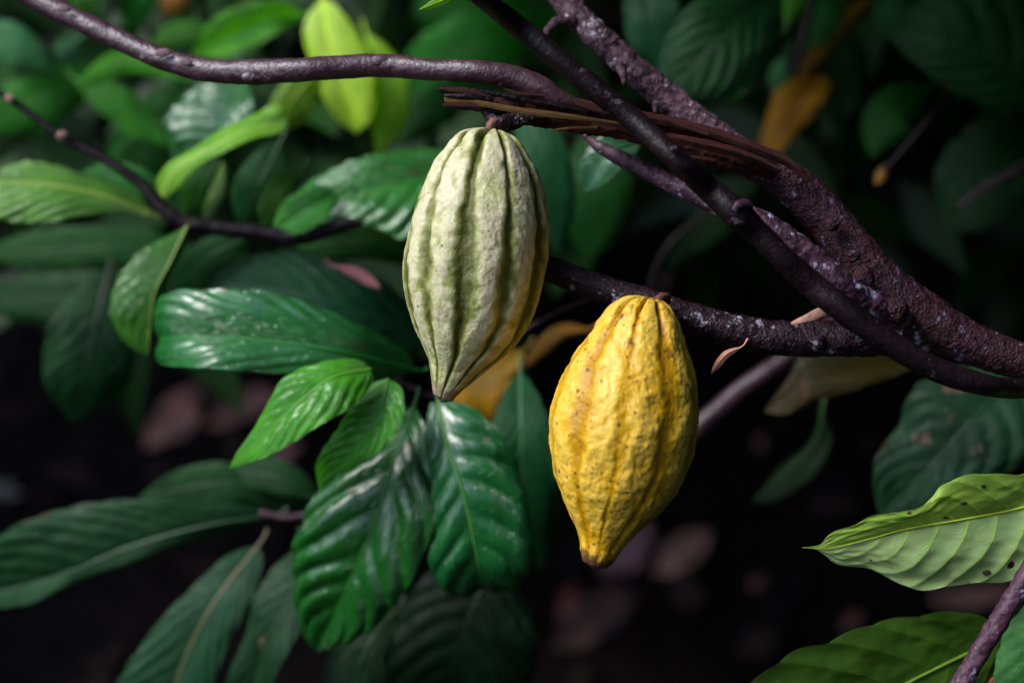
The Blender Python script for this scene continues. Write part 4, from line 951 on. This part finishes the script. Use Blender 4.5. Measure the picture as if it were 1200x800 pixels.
items = []
while len(items) < 600:                            # shrubs behind, denser at the upper left
    x, y = rng.uniform(-60, 1260), rng.uniform(-60, 860)
    dens = 0.9 * math.exp(-((x - 200) / 420) ** 2 - ((y - 130) / 260) ** 2) + 0.28 * math.exp(-((y - 80) / 200) ** 2) + 0.012
    if rng.random() > dens or (x > 560 and y > 330) or y > 400 or (x < 430 and y > 330): continue
    d_ = rng.uniform(0.7, 1.5)
    items.append((at(x, y, d_), rdir((rng.choice([-1, 1]) * 0.6, -0.2, -0.4), 0.4), rdir((-.2, -.8, .6), 0.3), rng.uniform(0.10, 0.2), rng.uniform(0.024, 0.042)))
leaf_cloud('understory_foliage', items, M['cloud'], 'dim out-of-focus green leaves filling the gaps behind the cacao branches', 'foliage')
items = []
for _ in range(1500):
    x, y = rng.uniform(-2.2, 2.2), rng.uniform(1.6, 5)
    z = ground_z(x, y)
    items.append((np.array([x, y, z + 0.02]), rdir((0, 0, 0.1), 0.8), rdir((0, -.6, .8), 0.25), rng.uniform(0.07, 0.15), rng.uniform(0.02, 0.04)))
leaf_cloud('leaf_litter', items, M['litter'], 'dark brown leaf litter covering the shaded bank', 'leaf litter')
# unseen canopy added to shade the background and cut side light: over the bank and around the clearing, open to the sky above and left of the camera
GAP = 34
items = []
SUN_DIR = np.array([-0.64, -0.31, 0.73]); SUN_DIR /= np.linalg.norm(SUN_DIR)
GAPS = [(at(915, 40, .48), .05), (at(930, 125, .42), .05), (at(400, 80, .44), .17), (at(150, 100, .55), .07), (at(300, 30, .5), .13), (at(1190, 25, .55), .03), (at(795, 640, 1.6), .08), (at(200, 480, 1.6), .06)]  # openings shaped in the added canopy so sun reaches chosen leaves
def canopy_leaf(p):
    """one more canopy leaf, unless it would hang into view or close one of the gaps cut for the sun"""
    dr, L_ = rdir((0, 0, -0.3), 0.7), rng.uniform(0.22, 0.36)
    for q in (p, p + dr * L_ * 0.5, p + dr * L_ + np.array([0, 0, -0.25 * L_])):
        r_ = q - CAM; zc = r_ @ FW
        if 0 < zc < 3.2 and abs(r_ @ RT) < zc * 0.40 and -0.3 * zc < (r_ @ UP) < zc * 0.265: return
    for c_, rad_ in GAPS:
        v_ = p + dr * L_ * 0.4 - c_; t_ = v_ @ SUN_DIR
        if t_ > 0 and np.linalg.norm(v_ - SUN_DIR * t_) < rad_ + 0.06: return
    items.append((p, dr, rdir((0, 0, 1), 0.5), L_, rng.uniform(0.055, 0.085)))
for _ in range(5600):                             # added roof of leaves shading everything behind the pods
    x = rng.uniform(-4.2, 4.2); y = 1.5 + 3.6 * rng.random() ** 1.3
    if x < -0.1 and y < 1.75: continue
    if x > 0.25: y -= 0.25 * min(1, (x - 0.25) * 2)
    canopy_leaf(np.array([x, y, 1.72 + 0.30 * rng.random() + 0.45 * (y - 1.4)]))
OPEN = np.array([-0.55, -0.36, 0.78]); OPEN /= np.linalg.norm(OPEN)
for _ in range(1500):                              # low leaves added to shade the right half, just behind the limb
    x = rng.uniform(-0.12, 1.5); y = rng.uniform(1.16, 1.9)
    canopy_leaf(np.array([x, y, rng.uniform(1.62, 1.85) + 0.15 * max(0, y - 1.3)]))
k_ = 0
while k_ < 11500:                                  # added leaf shell round the clearing, cutting side light; the gap above, to the front left, stays open
    v = rng.normal(0, 1, 3); v[2] = abs(v[2]) * 1.0; v /= np.linalg.norm(v)
    if v @ OPEN > math.cos(R(GAP)) + rng.normal(0, 0.02): continue
    r_ = rng.uniform(2.6, 3.6); p = np.array([0, 1.0, 0.4]) + v * r_
    k_ += 1
    if p[1] > 2.4: continue
    canopy_leaf(p)
for _ in range(1100):                             # a shrub close on the right, outside the picture
    canopy_leaf(np.array([rng.uniform(1.0, 1.7), rng.uniform(0.2, 2.6), rng.uniform(0.2, 2.6)]))
leaf_cloud('added_canopy', items, M['canopy'], 'dense unseen leaf canopy added around the scene to shade it', 'foliage')

# ------------------------------------------------------------------ light
el = math.asin(SUN_DIR[2]); az = math.atan2(SUN_DIR[0], SUN_DIR[1])
w_ = bpy.data.worlds.new('World'); scene.world = w_; w_.use_nodes = True
nt = w_.node_tree; bg = nt.nodes['Background']
sky = nt.nodes.new('ShaderNodeTexSky'); sky.sky_type = 'NISHITA'; sky.sun_disc = False
sky.sun_elevation = el; sky.sun_rotation = az
nt.links.new(sky.outputs[0], bg.inputs[0]); bg.inputs[1].default_value = 0.15
ld = bpy.data.lights.new('sun', 'SUN'); ld.energy = 1.25; ld.angle = R(20); ld.color = (1.0, 0.985, 0.96)
lo = bpy.data.objects.new('sun', ld); COL.objects.link(lo)
lo.rotation_euler = Vector((-SUN_DIR).tolist()).to_track_quat('-Z', 'Y').to_euler(); lo.location = (-2, -2, 5)

scene.view_settings.view_transform = 'Standard'; scene.view_settings.look = 'None'
scene.view_settings.exposure = 1.55; scene.view_settings.gamma = 1.0
scene.render.engine = 'CYCLES'; scene.cycles.use_denoising = True
scene.cycles.max_bounces = 6; scene.cycles.sample_clamp_indirect = 4.0
